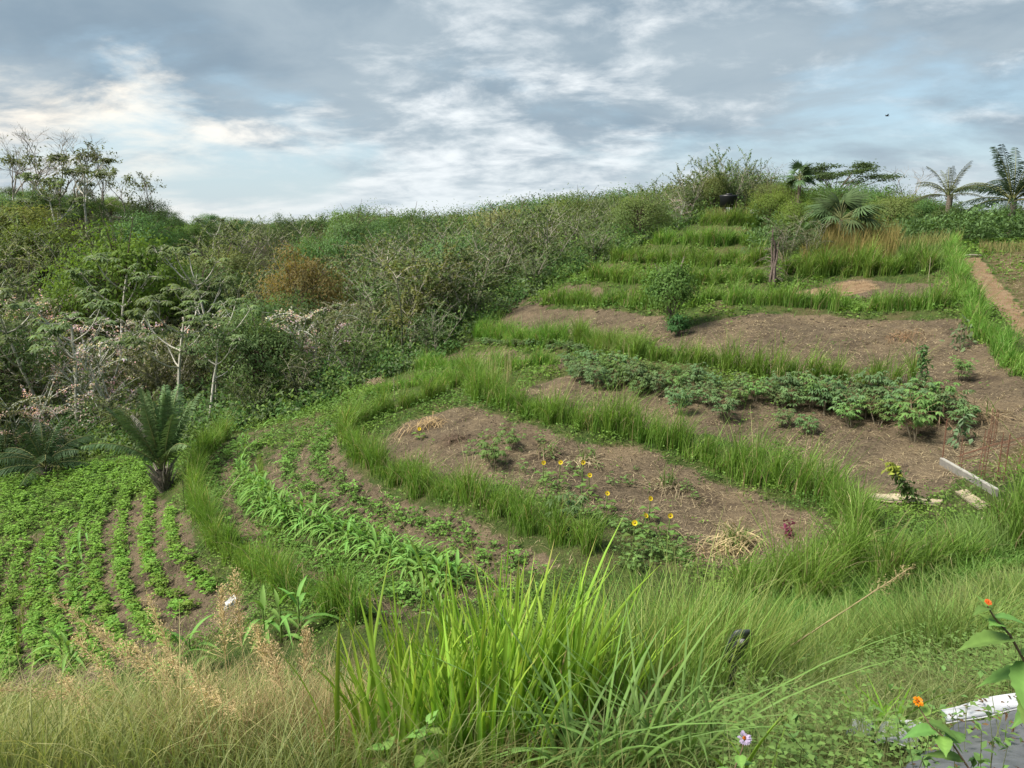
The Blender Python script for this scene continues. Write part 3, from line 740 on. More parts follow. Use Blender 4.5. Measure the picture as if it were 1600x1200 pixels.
def bush_tree(seed, Ht=6.0, col=(0.045, 0.085, 0.025), col2=None, rx=0.46, ncl=60, per=115, lf=0.19, low=0.25, wcol=BROWN, sig=0.085):
    rng = np.random.default_rng(seed); wd = MB(); cr = MB(); col2 = col if col2 is None else col2
    tr = arc((0, 0, -0.1), (rng.normal(0, .08), rng.normal(0, .08), 1), Ht * 0.6, (0, 0, 0), 6, rng, 0.06)
    wd.add(*tube(tr, np.linspace(Ht * 0.026, Ht * 0.012, 6), 6), wcol)
    c0 = np.array((0, 0, Ht * (low + (1 - low) * 0.45)))
    for k in range(ncl):
        d = rdir(rng, 1)[0]; 
        if d[2] < -0.55: d[2] = -d[2]
        rr = rng.uniform(0.5, 1.0) ** 0.7 * (1 + 0.25 * math.sin(3 * math.atan2(d[1], d[0]) + seed))
        c = c0 + d * rr * np.array((rx * Ht, rx * Ht, Ht * (1 - low) * 0.47))
        br = arc(tr[rng.integers(2, 6)], c - tr[3], np.linalg.norm(c - tr[3]) * 0.9, (0, 0, 0.2), 5, rng, 0.1)
        wd.add(*tube(br, np.linspace(0.04, 0.01, 5), 4), wcol)
        n = int(per * rng.uniform(0.6, 1.3)); o = rng.normal(0, 1, (n, 3)) * np.array((1, 1, 0.7)) * Ht * sig * rng.uniform(0.7, 1.3)
        Nl = nrm(nrm(o) * 0.9 + nrm(c - c0) * 0.7 + UP * 0.7 + rng.normal(0, 0.28, (n, 3))); D = np.cross(Nl, rdir(rng, n)) + np.array((0, 0, -0.3))
        f = rng.uniform(0, 1); base = np.array(col) * (1 - f) + np.array(col2) * f
        cr.add(*leaves(c + o, D, rng.uniform(0.6, 1.2, n) * lf, rng.uniform(0.35, 0.5, n) * lf, rng, base, 0.22, Nn=Nl))
    return wd, cr
def cecropia(seed, Ht=7.0, col=(0.085, 0.12, 0.055), nb=7):
    rng = np.random.default_rng(seed); wd = MB(); cr = MB()
    tr = arc((0, 0, -0.1), (rng.normal(0, .08), rng.normal(0, .08), 1), Ht * 0.72, (rng.normal(0, .1), rng.normal(0, .1), 0), 8, rng, 0.03)
    wd.add(*tube(tr, np.linspace(0.085, 0.045, 8), 6), PALE)
    ends = []
    for k in range(nb):
        a = k * 2.4 + rng.uniform(-.4, .4); q = tr[rng.integers(4, 8)]
        br = arc(q, (math.cos(a), math.sin(a), rng.uniform(0.15, 0.6)), Ht * rng.uniform(0.2, 0.34), (0, 0, 1.5), 6, rng, 0.05)
        wd.add(*tube(br, np.linspace(0.038, 0.018, 6), 5), PALE); ends.append(br[-1])
        if rng.uniform() < 0.7:
            a2 = a + rng.uniform(-1.2, 1.2)
            b2 = arc(br[3], (math.cos(a2), math.sin(a2), 0.5), Ht * 0.15, (0, 0, 1.2), 5, rng, 0.05)
            wd.add(*tube(b2, np.linspace(0.022, 0.013, 5), 4), PALE); ends.append(b2[-1])
    ends.append(tr[-1] + np.array((0, 0, 0.2)))
    for e in ends:
        for j in range(rng.integers(7, 11)):
            a = rng.uniform(0, 6.28); pd = np.array((math.cos(a), math.sin(a), rng.uniform(-0.1, 0.8)))
            c = e + pd * rng.uniform(0.25, 0.5)
            wd.add(*tube(np.array([e, (e + c) / 2 + UP * 0.04, c]), 0.008, 3), PALE)
            m = 8; th = np.linspace(0, 6.28, m, endpoint=False) + rng.uniform(0, 1)
            D = np.stack([np.cos(th), np.sin(th), rng.uniform(-0.7, -0.1, m)], -1)
            cr.add(*leaves(np.repeat(c[None], m, 0), D, rng.uniform(0.22, 0.36), 0.10, rng, np.array(col) * rng.uniform(0.75, 1.3), 0.12, Nn=np.repeat(UP[None], m, 0), droop=0.15))
    return wd, cr
def bare_tree(seed, Ht=8.0, wcol=GREY, nleaf=0, spread=0.55):
    rng = np.random.default_rng(seed); wd = MB(); cr = MB()
    def rec(p, d, L, r, lv):
        b = arc(p, d, L, rng.normal(0, 0.25, 3) + np.array((0, 0, 0.15)), 5, rng, 0.08)
        wd.add(*tube(b, np.linspace(r, r * 0.62, 5), 5 if lv < 2 else 3), np.array(wcol) * rng.uniform(0.85, 1.15))
        if lv >= 6:
            if nleaf: 
                m = rng.poisson(nleaf)
                if m: cr.add(*leaves(b[-1] + rng.normal(0, .12, (m, 3)), rdir(rng, m) + np.array((0, 0, -.3)), 0.24, 0.12, rng, (0.075, 0.09, 0.045), 0.3))
            return
        for k in range(2 if rng.uniform() < 0.55 else 3):
            nd = nrm(d / np.linalg.norm(d) + rng.normal(0, spread, 3) * np.array((1, 1, 0.6)) + np.array((0, 0, 0.12)))
            rec(b[rng.integers(3, 5)], nd, L * rng.uniform(0.60, 0.84), r * 0.62, lv + 1)
    rec(np.array((0, 0, -0.1)), np.array((0.03, 0.02, 1.0)), Ht * 0.30, Ht * 0.013, 0)
    return wd, cr
def umbrella_tree(seed, Ht=6.0, col=(0.045, 0.07, 0.03), rad=0.8):
    rng = np.random.default_rng(seed); wd = MB(); cr = MB()
    tr = arc((0, 0, -0.1), (0.05, 0, 1), Ht * 0.55, (0.1, 0, 0), 6, rng, 0.05)
    wd.add(*tube(tr, np.linspace(0.13, 0.08, 6), 6), BROWN)
    for k in range(15):
        a = rng.uniform(0, 6.28); rr = rng.uniform(0.25, 1) * rad * Ht * 0.62
        c = np.array((math.cos(a) * rr, math.sin(a) * rr, Ht * (0.93 - 0.20 * (rr / (rad * Ht * 0.62)) ** 2 + rng.normal(0, 0.03))))
        b = arc(tr[-1], c - tr[-1], np.linalg.norm(c - tr[-1]) * 0.97, (0, 0, -0.3), 6, rng, 0.06)
        wd.add(*tube(b, np.linspace(0.05, 0.015, 6), 4), BROWN)
        for j in range(5):
            cc = c + rng.normal(0, 1, 3) * np.array((0.5, 0.5, 0.10)) * Ht * 0.13
            n = 70; o = rng.normal(0, 1, (n, 3)) * np.array((0.30, 0.30, 0.08)) * Ht * 0.16
            cr.add(*leaves(cc + o, rdir(rng, n) * np.array((1, 1, 0.4)) + np.array((0, 0, -0.2)), 0.19, 0.08, rng, col, 0.3))
    return wd, cr

# fronds and palms
def frond_mb(L, elev, bend, seed, lf=0.26, col=(0.055, 0.10, 0.045), n=34, sag=0.35, dry=False):
    rng = np.random.default_rng(seed); mb = MB()
    ra = arc((0, 0, 0), (math.cos(elev), 0, math.sin(elev)), L, (0.25 * bend, 0, -bend), 10)
    mb.add(*tube(ra, np.linspace(0.028 * L / 2.2, 0.006, 10), 4), (0.17, 0.19, 0.08) if not dry else (0.36, 0.32, 0.27))
    tt = np.linspace(0.16, 0.99, n); i = np.minimum((tt * 9).astype(int), 8); f = (tt * 9 - i)[:, None]
    p = ra[i] * (1 - f) + ra[i + 1] * f; T = nrm(ra[i + 1] - ra[i])
    prof = lf * L * np.clip(np.sin(np.pi * (tt * 0.80 + 0.14)), 0.2, 1) ** 0.7
    for sgn in (-1, 1):
        D = T * 0.75 + np.array((0, sgn, 0)) * 0.85 + np.cross(T, (0, 1, 0)) * -0.25 + rng.normal(0, 0.08, (n, 3))
        mb.add(*strips(p, D, prof * rng.uniform(0.8, 1.1, n), 0.035 * L / 2.2, sag + rng.normal(0, 0.08, n), rng, np.array(col) * 0.9, np.array(col) * 1.15, S=3, vary=0.2, side=nrm(T + rng.normal(0, 0.1, (n, 3)))))
    return mb
def palm(name, loc, rings, trunk_h, trunk_r, seed, label, L=2.2, lf=0.26, col=(0.055, 0.10, 0.045), sag=0.35, rz=0, group=None, dry_trunk=False, dead=0, n=34):
    rng = np.random.default_rng(seed)
    t = empty(name, loc, rz); tag(t, label, 'palm', group)
    wd = MB(); pts = arc((0, 0, -0.15), (rng.normal(0, .04), rng.normal(0, .04), 1), trunk_h + 0.15, (0, 0, 0), 8, rng, 0.02)
    wd.add(*tube(pts, trunk_r * np.linspace(0.85, 1.05, 8), 9), (0.15, 0.125, 0.10))
    for k in range(34 if dry_trunk else 12):         # old frond bases wrapped round the stem
        a = rng.uniform(0, 6.28); z = rng.uniform(0.05, 0.98) * trunk_h
        q = np.array((math.cos(a) * trunk_r * 0.9, math.sin(a) * trunk_r * 0.9, z))
        bs_ = arc(q, (math.cos(a) * 0.55, math.sin(a) * 0.55, 1.0), rng.uniform(0.3, 0.75) if dry_trunk else 0.25, (math.cos(a) * .3, math.sin(a) * .3, 0), 4)
        wd.add(*tube(bs_, np.array((0.045, 0.035, 0.025, 0.01)), 4), np.array((0.24, 0.21, 0.18)) * rng.uniform(0.55, 1.45))
    wd.build('trunk', M_BARK, t)
    for ri, (cnt, elev, bend) in enumerate(rings):
        me = frond_mb(L * rng.uniform(0.92, 1.05), R(elev), bend, seed * 10 + ri, lf, np.array(col) * rng.uniform(0.85, 1.2), n, sag).mesh('frond', M_GLOSS)
        a0 = rng.uniform(0, 6.28)
        for k in range(cnt):
            link('frond', me, t, (0, 0, trunk_h * 0.97), (rng.normal(0, 0.12), rng.normal(0, 0.08), a0 + 6.283 * k / cnt + rng.normal(0, 0.14)), rng.uniform(0.85, 1.08))
    if dead:
        me = frond_mb(L * 0.78, R(80), 0.75, seed * 10 + 9, lf * 0.7, (0.30, 0.28, 0.25), 34, 1.2, True).mesh('dead_frond', M_DRY)
        for k in range(dead):
            o = link('dead_frond', me, t, (0, 0, trunk_h * 0.9), (0, 0, R(175) + k * 0.5 - 0.2), 1.0 - 0.1 * k)
            o['label'] = 'withered grey-white frond'
    return t
def fan_palm(name, loc, nl, stem, rad, seed, label, col=(0.06, 0.095, 0.055), group=None):
    rng = np.random.default_rng(seed)
    t = empty(name, loc); tag(t, label, 'palm', group)
    wd = MB(); wd.add(*tube(arc((0, 0, -0.1), (0.02, 0, 1), stem + 0.1, (0, 0, 0), 6, rng, 0.02), 0.12, 8), (0.15, 0.12, 0.09)); wd.build('trunk', M_BARK, t)
    for v in range(3):
        mb = MB(); pet = arc((0, 0, 0), (1, 0, 0.25), rad * 0.55, (0.1, 0, -0.5), 5)
        mb.add(*tube(pet, 0.018, 4), (0.16, 0.18, 0.08))
        m = 22; th = np.linspace(-2.2, 2.2, m); T = nrm(pet[-1] - pet[-2])
        D = T[None] * np.cos(th)[:, None] + np.array((0, 1, 0))[None] * np.sin(th)[:, None]
        mb.add(*strips(np.repeat(pet[-1][None], m, 0), D, rad * 0.55 * (0.8 + 0.2 * np.cos(th)) * rng.uniform(0.9, 1.1, m), 0.075, rng.uniform(0.3, 0.65, m), rng, col, np.array(col) * 1.25, S=4, vary=0.2))
        me = mb.mesh('leaf', M_GLOSS)
        for k in range(nl // 3):
            el = rng.uniform(-0.45, 1.45)
            link('leaf', me, t, (0, 0, stem), (0, -el, rng.uniform(0, 6.28)), rng.uniform(0.8, 1.1))
    return t

# --- prototypes, each used at once as a real tree
PROTO = {}
def proto(kind, i, fn, Ht, mat=None, name='tree'):
    t = make_tree(name, *fn, mat); PROTO.setdefault(kind, []).append([t, Ht, False])
NM = {'twig': 'twiggy_tree', 'pink': 'flowering_tree', 'bush': 'leafy_tree', 'dark': 'broadleaf_tree', 'cec': 'umbrella_leaf_tree', 'bare': 'bare_tree', 'flat': 'spreading_tree', 'olive': 'thin_leaved_tree'}
for i in range(3): proto('twig', i, twig_tree(400 + i, 5.0, [(0.085, 0.108, 0.050), (0.095, 0.112, 0.058), (0.072, 0.105, 0.042)][i], 44), 5.0, None, NM['twig'])
for i in range(2): proto('pink', i, twig_tree(420 + i, 5.0, (0.085, 0.108, 0.052), 26, 0.40, (0.38, 0.39, 0.34), 5, 1.1), 5.0, None, NM['pink'])
for i in range(3): proto('bush', i, bush_tree(440 + i, 5.5, [(0.065, 0.115, 0.035), (0.085, 0.120, 0.045), (0.055, 0.105, 0.04)][i], [(0.10, 0.15, 0.045), (0.12, 0.135, 0.06), (0.08, 0.135, 0.05)][i]), 5.5, None, NM['bush'])
for i in range(2): proto('dark', i, bush_tree(460 + i, 6.0, (0.035, 0.070, 0.022), (0.060, 0.105, 0.035), 0.5, 52, 100, 0.22, 0.15), 6.0, None, NM['dark'])
for i in range(2): proto('cec', i, cecropia(480 + i, 7.0), 7.0, None, NM['cec'])
for i in range(2): proto('bare', i, bare_tree(500 + i, 8.0, (0.27, 0.24, 0.21), [0.0, 0.35][i]), 7.0, None, NM['bare'])
proto('upswept', 0, twig_tree(540, 5.0, (0.075, 0.11, 0.045), 34, 0.0, GREY, 9, 0.1), 5.0, None, 'upswept_tree')
proto('open', 0, bare_tree(530, 8.0, (0.22, 0.19, 0.16), 2.6, 0.5), 7.0, None, 'open_crowned_tree')
proto('open', 1, bare_tree(531, 8.0, (0.22, 0.19, 0.16), 4.5, 0.5), 7.0, None, 'open_crowned_tree')
proto('flat', 0, umbrella_tree(520), 6.0, None, NM['flat'])
_rt = np.random.default_rng(77); PLACED = []
def put_tree(kind, xy, Ht, label, group=None, cat='tree', color=None, wide=1.0, i=None, rz=None, name=None):
    i = int(_rt.integers(len(PROTO[kind]))) if i is None else i
    p = PROTO[kind][i % len(PROTO[kind])]
    t = p[0] if not p[2] else copy_tree(p[0])
    p[2] = True
    if 'group' in t.keys(): del t['group']
    s = Ht / p[1]
    t.location = (xy[0], xy[1], float(H(xy[0], xy[1])) - 0.05); t.scale = (s * wide, s * wide, s)
    t.rotation_euler = (0, 0, _rt.uniform(0, 6.28) if rz is None else rz)
    tag(t, label, cat, group)
    if name: t.name = name
    c = color if color is not None else (1, 1, 1)
    for ch in t.children:
        if ch.name.startswith('crown'): ch.color = (*c, 1.0)
    PLACED.append((xy[0], xy[1], Ht * wide * 0.3))
    return t
def top_h(u, vtop, Y):
    """height of a tree standing at distance Y whose tip shows at photo row vtop"""
    w = pix_at(u, vtop, Y); return (w[0], w[1]), max(1.0, w[2] - float(H(w[0], w[1])))
# --- trees one can single out
def single(kind, u, vtop, Y, label, **kw):
    if kind in ('bush', 'dark'): vtop -= 11
    xy, h = top_h(u, vtop, Y); return put_tree(kind, xy, h, label, **kw)
single('bare', 55, 192, 80, 'tall bare grey tree with a wide fan of fine twigs at the far left skyline', i=0, wide=1.05)
single('bare', 8, 200, 82, 'bare tree with a few brown leaves at the very left edge of the skyline', i=1)
single('cec', 118, 215, 72, 'slender pale-trunked tree with flat tufts of leaves on the left hilltop, tallest of its kind', color=(0.75, 0.72, 0.7), i=0)
single('cec', 85, 262, 66, 'pale straight-trunked tree with leaf tufts standing before the left hilltop', color=(0.8, 0.78, 0.75), i=1)
single('bare', 165, 262, 78, 'thin half-bare tree with sparse dark leaves right of the left hilltop', i=1, wide=1.1, rz=1.0)
single('open', 192, 246, 78, 'loose see-through leafy tree at the right end of the left hilltop', i=1, wide=1.1)
single('open', 148, 226, 80, 'open-crowned tree with scattered dark leaves in the middle of the left hilltop', i=0, wide=1.1)
single('open', 100, 212, 78, 'see-through tree with fine leaves behind the tallest tuft-leaved one', i=1, wide=1.0)
single('open', 30, 222, 76, 'leafy open tree rising in front of the far left bare trees', i=1, wide=1.0)
single('open', 225, 272, 80, 'smaller open-crowned tree stepping down the right end of the left hilltop', i=0, wide=1.1)
single('bare', 112, 202, 84, 'tall bare tree behind the tuft-leaved one on the left hilltop', i=0, wide=1.2, rz=3.0)
single('bare', 35, 196, 83, 'tall bare tree between the left edge and the widest bare fan', i=1, wide=1.2, rz=4.0)
single('bare', 82, 198, 82, 'fine-twigged bare tree second from the left edge among the tall ones', i=0, wide=1.1, rz=1.7)
single('dark', 60, 300, 74, 'dark bush at the feet of the tall bare trees on the left hilltop', color=(1, 1, 0.9))
single('dark', 130, 312, 74, 'dark bush in the middle of the left hilltop under open crowns', color=(0.9, 1, 0.9))
single('dark', 228, 316, 82, 'dark leafy tree on the shoulder where the left hill drops to the valley', color=(0.9, 0.9, 0.9))
single('dark', 268, 345, 80, 'dark rounded tree lowest on the right shoulder of the left hill', color=(1, 1.1, 1))
single('bush', 15, 322, 66, 'olive vine-covered mound of foliage at the left edge below the hilltop', color=(1.0, 0.9, 0.6), wide=1.7, i=1)
single('bush', 62, 352, 62, 'olive rounded bush right of the vine-covered mound on the left slope', color=(0.95, 0.9, 0.6), wide=1.4, i=0)
single('bush', 190, 362, 50, 'bright yellow-green leafy tree in the middle of the left thicket', color=(0.85, 1.05, 0.55), wide=0.95, i=0)
single('dark', 165, 400, 53, 'deep green tree behind and below the bright yellow-green one', color=(0.9, 1.0, 0.9), wide=1.1)
single('dark', 470, 398, 50, 'tree with a rounded crown of rusty orange-brown young leaves', color=(2.0, 0.84, 0.95), wide=0.80, i=0)
single('cec', 163, 352, 47, 'small pale tree with candelabra branches above the bright yellow-green tree', i=0)
single('cec', 335, 372, 46, 'pale-limbed tree with forked branches in the valley, left of the rusty tree', i=1)
single('cec', 255, 412, 36, 'pale forked trunk with leaf tufts just right of the bright yellow-green tree', i=0, rz=2.0)
single('cec', 306, 462, 33.8, 'tall white trunk rising straight behind the young palm', i=1, rz=0.6)
single('cec', 92, 425, 36, 'whitish forked trunk among pink-flowered trees at the left', i=0, rz=4.0)
single('cec', 52, 432, 37, 'whitish slim trunk nearest the left edge among pink-flowered trees', i=1, rz=3.0)
single('cec', 318, 335, 72, 'small tree with separate leaf tufts standing up in the dip of the skyline', color=(0.7, 0.7, 0.7), i=1)
single('upswept', 1150, 226, 58, 'tall feathery bush with upswept twigs behind the hilltop', i=0, wide=0.85)
single('upswept', 1080, 246, 57, 'tall grey-green bush left of the hilltop with upswept twigs', i=1, wide=0.85)
single('dark', 1130, 285, 62, 'olive green shrub mass right behind the black tank', color=(1.5, 1.3, 0.9))
single('bush', 1118, 276, 57.5, 'dense olive-green bush crowning the hilltop left of the tank', color=(0.95, 0.95, 0.75), i=1, wide=0.8)
single('upswept', 1112, 240, 59.5, 'grey-green upswept bush between the two tallest behind the hilltop', wide=1.0)
single('upswept', 1178, 248, 60, 'upswept bush farthest right behind the hilltop', wide=0.9)
single('twig', 1170, 262, 59, 'grey-green bush right of the tank, upswept', i=2, wide=0.9)
for u_, v_, Y_, k_, c_, lb_ in ((1205, 292, 55, 'bush', (0.9, 0.95, 0.8), 'leafy tree on the ridge below the small bare tree'), (1235, 300, 53, 'bush', (1.05, 1.05, 0.8), 'leafy tree left of the small fan palm'), (1290, 300, 54, 'dark', (1.3, 1.3, 1.0), 'dark tree under the left half of the flat-crowned spreading tree'),
        (1335, 296, 55, 'bush', (0.7, 0.75, 0.7), 'leafy tree under the right half of the flat-crowned spreading tree'), (1372, 302, 52, 'dark', (1.2, 1.2, 1.0), 'dark tree in front of the open dark-leaved treetop'), (1415, 306, 53, 'bush', (0.8, 0.9, 0.7), 'leafy tree under the leafless round-crowned tree'),
        (1455, 318, 51, 'bush', (0.8, 0.85, 0.7), 'leafy tree just left of the thin-crowned palm'), (1535, 338, 52, 'bush', (0.9, 1.0, 0.8), 'low leafy tree left of the full-crowned palm'), (1570, 335, 54, 'dark', (1.1, 1.2, 1.0), 'dark tree at the foot of the full-crowned palm')):
    single(k_, u_, v_, Y_, lb_, color=c_, wide=1.15)
single('bush', 1210, 305, 50, 'bright olive bush behind the dead stump', color=(1.1, 1.05, 0.7), i=0, wide=1.1)
single('dark', 1275, 322, 50, 'dark green bush between the small fan palm and the long-leaved palm', color=(1.2, 1.2, 0.9))
single('bush', 1355, 338, 46, 'yellowish bush at the right shoulder of the long-leaved palm', color=(1.25, 1.1, 0.7), i=1, wide=1.2)
single('dark', 1510, 345, 50, 'low dark bush between the two skyline palms', color=(1, 1.1, 1))
single('open', 1365, 300, 58, 'open dark-leaved treetop right of the spreading tree', i=1, wide=1.0)
single('bare', 1215, 250, 62, 'small bare tree with fine twigs against the sky right of the hilltop', i=0)
single('bare', 1412, 256, 58, 'leafless round-crowned tree against the sky between the spreading tree and the palms', i=0, rz=2.2, wide=1.4)
single('flat', 1312, 250, 60, 'dark spreading tree with a flat layered crown on the right skyline', wide=1.25)
single('bush', 1250, 318, 44, 'light green bushy tree left of the long-leaved palm on the ridge', color=(1.1, 1.15, 0.8), i=0)
single('bush', 1395, 312, 48, 'green bush right of the long-leaved palm on the ridge', color=(1.0, 1.1, 0.85), i=1, wide=1.2)
single('bush', 1480, 330, 46, 'olive bush under the thin-crowned palm', color=(0.8, 0.75, 0.6), i=2)
single('dark', 1436, 325, 52, 'dark shrub just left of the thin-crowned palm', color=(0.9, 1, 0.9))
# --- the mass of the thicket
SKY_U = [-200,0,60,130,200,250,290,350,420,480,560,640,740,830,900,960,1010,1040,1090,1150,1190,1230,1260,1380,1450,1520,1600,1800]
SKY_V = [290,294,300,296,312,332,346,338,342,338,324,330,326,308,304,300,300,282,264,255,272,300,300,318,332,348,350,350]
rt = np.random.default_rng(9)
cand = np.c_[rt.uniform(-75, 60, 26000), rt.uniform(26, 112, 26000)]
cand = cand[np.argsort(cand[:, 1] + rt.uniform(0, 6, len(cand)))]
inr = np.abs(cand[:, 0]) < 0.70 * cand[:, 1] + 3; cand = cand[inr]
fe = (beyond_edge(cand[:, 0], cand[:, 1]) > 0.9) & (cand[:, 0] < FEDGE[-1, 0] + 1.0)
back = (cand[:, 1] > 58) & (cand[:, 0] >= FEDGE[-1, 0] + 1.0)
cand = cand[fe | back]
px0, py0 = [p[0] for p in PLACED], [p[1] for p in PLACED]
LM_U = [60, 130, 230, 330, 420, 540, 640, 700, 770, 830, 890, 960, 1060, 1200, 1300, 1400, 1500]
LM = ['at the left edge', 'above the dark left palm', 'below the yellow-green tree', 'behind the young palm', 'left of the rusty tree', 'by the rusty tree', 'right of the rusty tree',
      'above the short grass strip', 'left of the dark low hedge', 'left of the wide bare terrace', 'by the small bare patch', 'left of the fourth hilltop hedge', 'left of the topmost hedges', 'around the hilltop tank',
      'left of the drooping palm', 'under the spreading tree', 'by the thin-crowned palm', 'by the full-crowned palm']
CEC = [(306, 18, 33.8, 600), (255, 18, 36, 560), (92, 18, 36, 520), (52, 18, 37, 520), (335, 18, 46, 470), (163, 18, 47, 420), (190, 60, 50, 430), (470, 80, 50, 455), (735, 25, 52, 330)]
cnt = 0
for x, y in cand:
    if cnt >= 430: break
    sp = 2.0 + 0.040 * max(0, y - 32) + (1.2 if y > 62 else 0)
    if any((x - a) ** 2 + (y - b) ** 2 < (sp * (0.8 if k < 32 else 1)) ** 2 for k, (a, b) in enumerate(zip(px0, py0))): continue
    u = 800 + FPX * (x / (y * math.cos(_p) - float(H(x, y)) * math.sin(_p)))
    vs = float(np.interp(u, SKY_U, SKY_V)) + rt.normal(2, 5)
    hmax = pix_at(u, vs, y)[2] - float(H(x, y))
    dist_e = float(beyond_edge(x, y)) if x < FEDGE[-1, 0] else 9
    h = rt.uniform(4.2, 6.8) if dist_e > 2.2 else rt.uniform(2.6, 4.4)
    if y > 60: h *= 1.2
    h = min(h, hmax)
    for us, hw, Ys, vm in CEC:
        if abs(u - us) < hw + 1202 * 1.2 / y * 0.6 and y < Ys: h = min(h, max(1.4, pix_at(u, vm, y)[2] - float(H(x, y))))
    if h < 1.3: continue
    r = rt.uniform()
    if y < 50 and u < 330:
        kind = 'pink' if r < 0.55 else 'twig' if r < 0.84 else 'bush' if r < 0.93 else 'cec'
        zn = 'left'
    elif y < 52 and u < 590:
        kind = 'pink' if r < 0.10 else 'twig' if r < 0.66 else 'bush' if r < 0.92 else 'cec'; zn = 'mid'
    elif u < 1080 and y < 64:
        kind = 'pink' if r < 0.05 else 'twig' if r < 0.80 else 'bush'; zn = 'edge'
    elif u < 330:
        kind = 'dark' if r < 0.45 else 'bush' if r < 0.8 else 'twig'; zn = 'hill'
    elif u < 1080:
        kind = 'bush' if r < 0.55 else 'twig' if r < 0.85 else 'dark'; zn = 'valley'
    else:
        kind = 'bush' if r < 0.5 else 'dark' if r < 0.75 else 'twig'; zn = 'right'
    row = 'front row' if dist_e < 3.5 and zn in ('left', 'mid', 'edge') else 'middle' if y < 52 and zn != 'right' else 'far back'
    if kind in ('twig', 'bush') and zn in ('edge', 'valley') and rt.uniform() < 0.5: kind = 'upswept'
    what = {'upswept': 'upswept feathery tree', 'pink': 'pink-blossomed arching tree', 'twig': 'grey-green twiggy tree', 'bush': 'mid-green leafy tree', 'dark': 'dark dense tree', 'cec': 'pale-trunked tuft-leaved tree'}[kind]
    size = 'tall ' if h > 5.6 else 'low ' if h < 3.4 else ''
    li = int(np.searchsorted(LM_U, u)); what = size + what + ', ' + row + ' of the thicket,'
    where = LM[li]
    grp = what.replace(',', '') + ' ' + where
    put_tree(kind, (x, y), h, what + ' ' + where, grp, wide=rt.uniform(0.85, 1.25) if h > 2.5 else 1.5, color=tuple(np.array((1, 1, 1)) * rt.uniform(0.8, 1.2) * np.array((rt.uniform(0.9, 1.12), 1, rt.uniform(0.85, 1.1)))))
    px0.append(x); py0.append(y); cnt += 1
for k, lst in PROTO.items():
    for p in lst:
        if not p[2]: put_tree(k, (-40, 70), 6, 'tree on the slope of the left hill', 'trees on the slope')

for k in range(20):
    u = 1195 + k * 23 + rt.uniform(-8, 8); y = rt.uniform(53, 64); w_ = pix_at(u, [302, 296, 292, 290, 294, 298, 304, 310, 312, 314, 318, 322, 324, 328, 332, 332, 330, 328, 326, 326][k] + rt.uniform(-12, 3), y); h = w_[2] - float(H(w_[0], w_[1]))
    if h > 1.5: put_tree(['dark', 'bush', 'dark', 'open', 'bush'][k % 5], (w_[0], w_[1]), h * 1.06, 'dark leafy tree in the band of trees behind the right ridge', 'trees massed behind the right ridge', wide=1.25, color=(0.85, 0.95, 0.8))
# far trees that close the valley below the horizon
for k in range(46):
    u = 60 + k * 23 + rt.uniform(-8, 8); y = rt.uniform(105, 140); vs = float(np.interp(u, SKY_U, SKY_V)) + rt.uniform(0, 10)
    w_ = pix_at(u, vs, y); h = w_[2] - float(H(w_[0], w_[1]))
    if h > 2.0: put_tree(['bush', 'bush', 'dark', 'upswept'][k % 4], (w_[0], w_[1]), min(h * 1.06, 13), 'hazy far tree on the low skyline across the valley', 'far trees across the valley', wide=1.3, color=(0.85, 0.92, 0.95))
# --- palms
palm('young_palm', at(258, 766), [(6, 87, 0.08), (8, 81, 0.2), (8, 72, 0.45), (3, 58, 0.9)], 0.75, 0.22, 31, 'young palm with a skirt of withered frond bases at the edge of the bean field', L=2.9, lf=0.165, col=(0.085, 0.14, 0.062), dry_trunk=True, dead=2, rz=0.2, n=50)
palm('young_palm', at(72, 742), [(7, 75, 0.6), (7, 50, 1.0), (5, 25, 1.0)], 0.3, 0.18, 32, 'dark young palm low at the foot of the left thicket', L=2.3, col=(0.04, 0.075, 0.035), rz=1.0)
palm('young_palm', at(8, 735), [(6, 70, 0.6), (6, 40, 1.0)], 0.3, 0.16, 37, 'young palm cut off by the left edge of the photo', L=2.0, col=(0.03, 0.055, 0.025), rz=0.4)
def far_palm(u, vtop, Y, th, rings, seed, label, L, col, **kw):
    w = pix_at(u, vtop, Y); z = float(H(w[0], w[1]))
    t = palm('palm', (w[0], w[1], z), rings, th, 0.16, seed, label, L=L, col=col, **kw)
    return t
far_palm(1588, 268, 48, 2.6, [(8, 75, 0.5), (10, 45, 1.0), (8, 15, 1.1)], 33, 'large dark palm with a full crown at the right edge of the skyline', 3.6, (0.030, 0.052, 0.030), lf=0.22)
far_palm(1484, 290, 46, 2.7, [(6, 72, 0.7), (6, 45, 1.1), (5, 20, 1.0)], 34, 'thin-crowned palm with ragged arching fronds against the sky', 2.3, (0.045, 0.052, 0.026), lf=0.17, n=26)
far_palm(735, 308, 52, 3.2, [(6, 65, 0.8), (7, 30, 1.1)], 35, 'small palm crown poking out of the thicket skyline', 1.8, (0.05, 0.08, 0.04))
w_ = pix_at(1315, 330, 40); fan_palm('fan_palm', (w_[0], w_[1], float(H(w_[0], w_[1]))), 36, 1.9, 1.9, 36, 'big grey-green palm with long drooping split leaves on the ridge', (0.052, 0.085, 0.036))
w_ = pix_at(1248, 285, 52); fan_palm('fan_palm', (w_[0], w_[1], float(H(w_[0], w_[1]))), 21, 3.3, 1.1, 38, 'small fan palm standing behind the ridge, left of the spreading tree', (0.06, 0.10, 0.045))

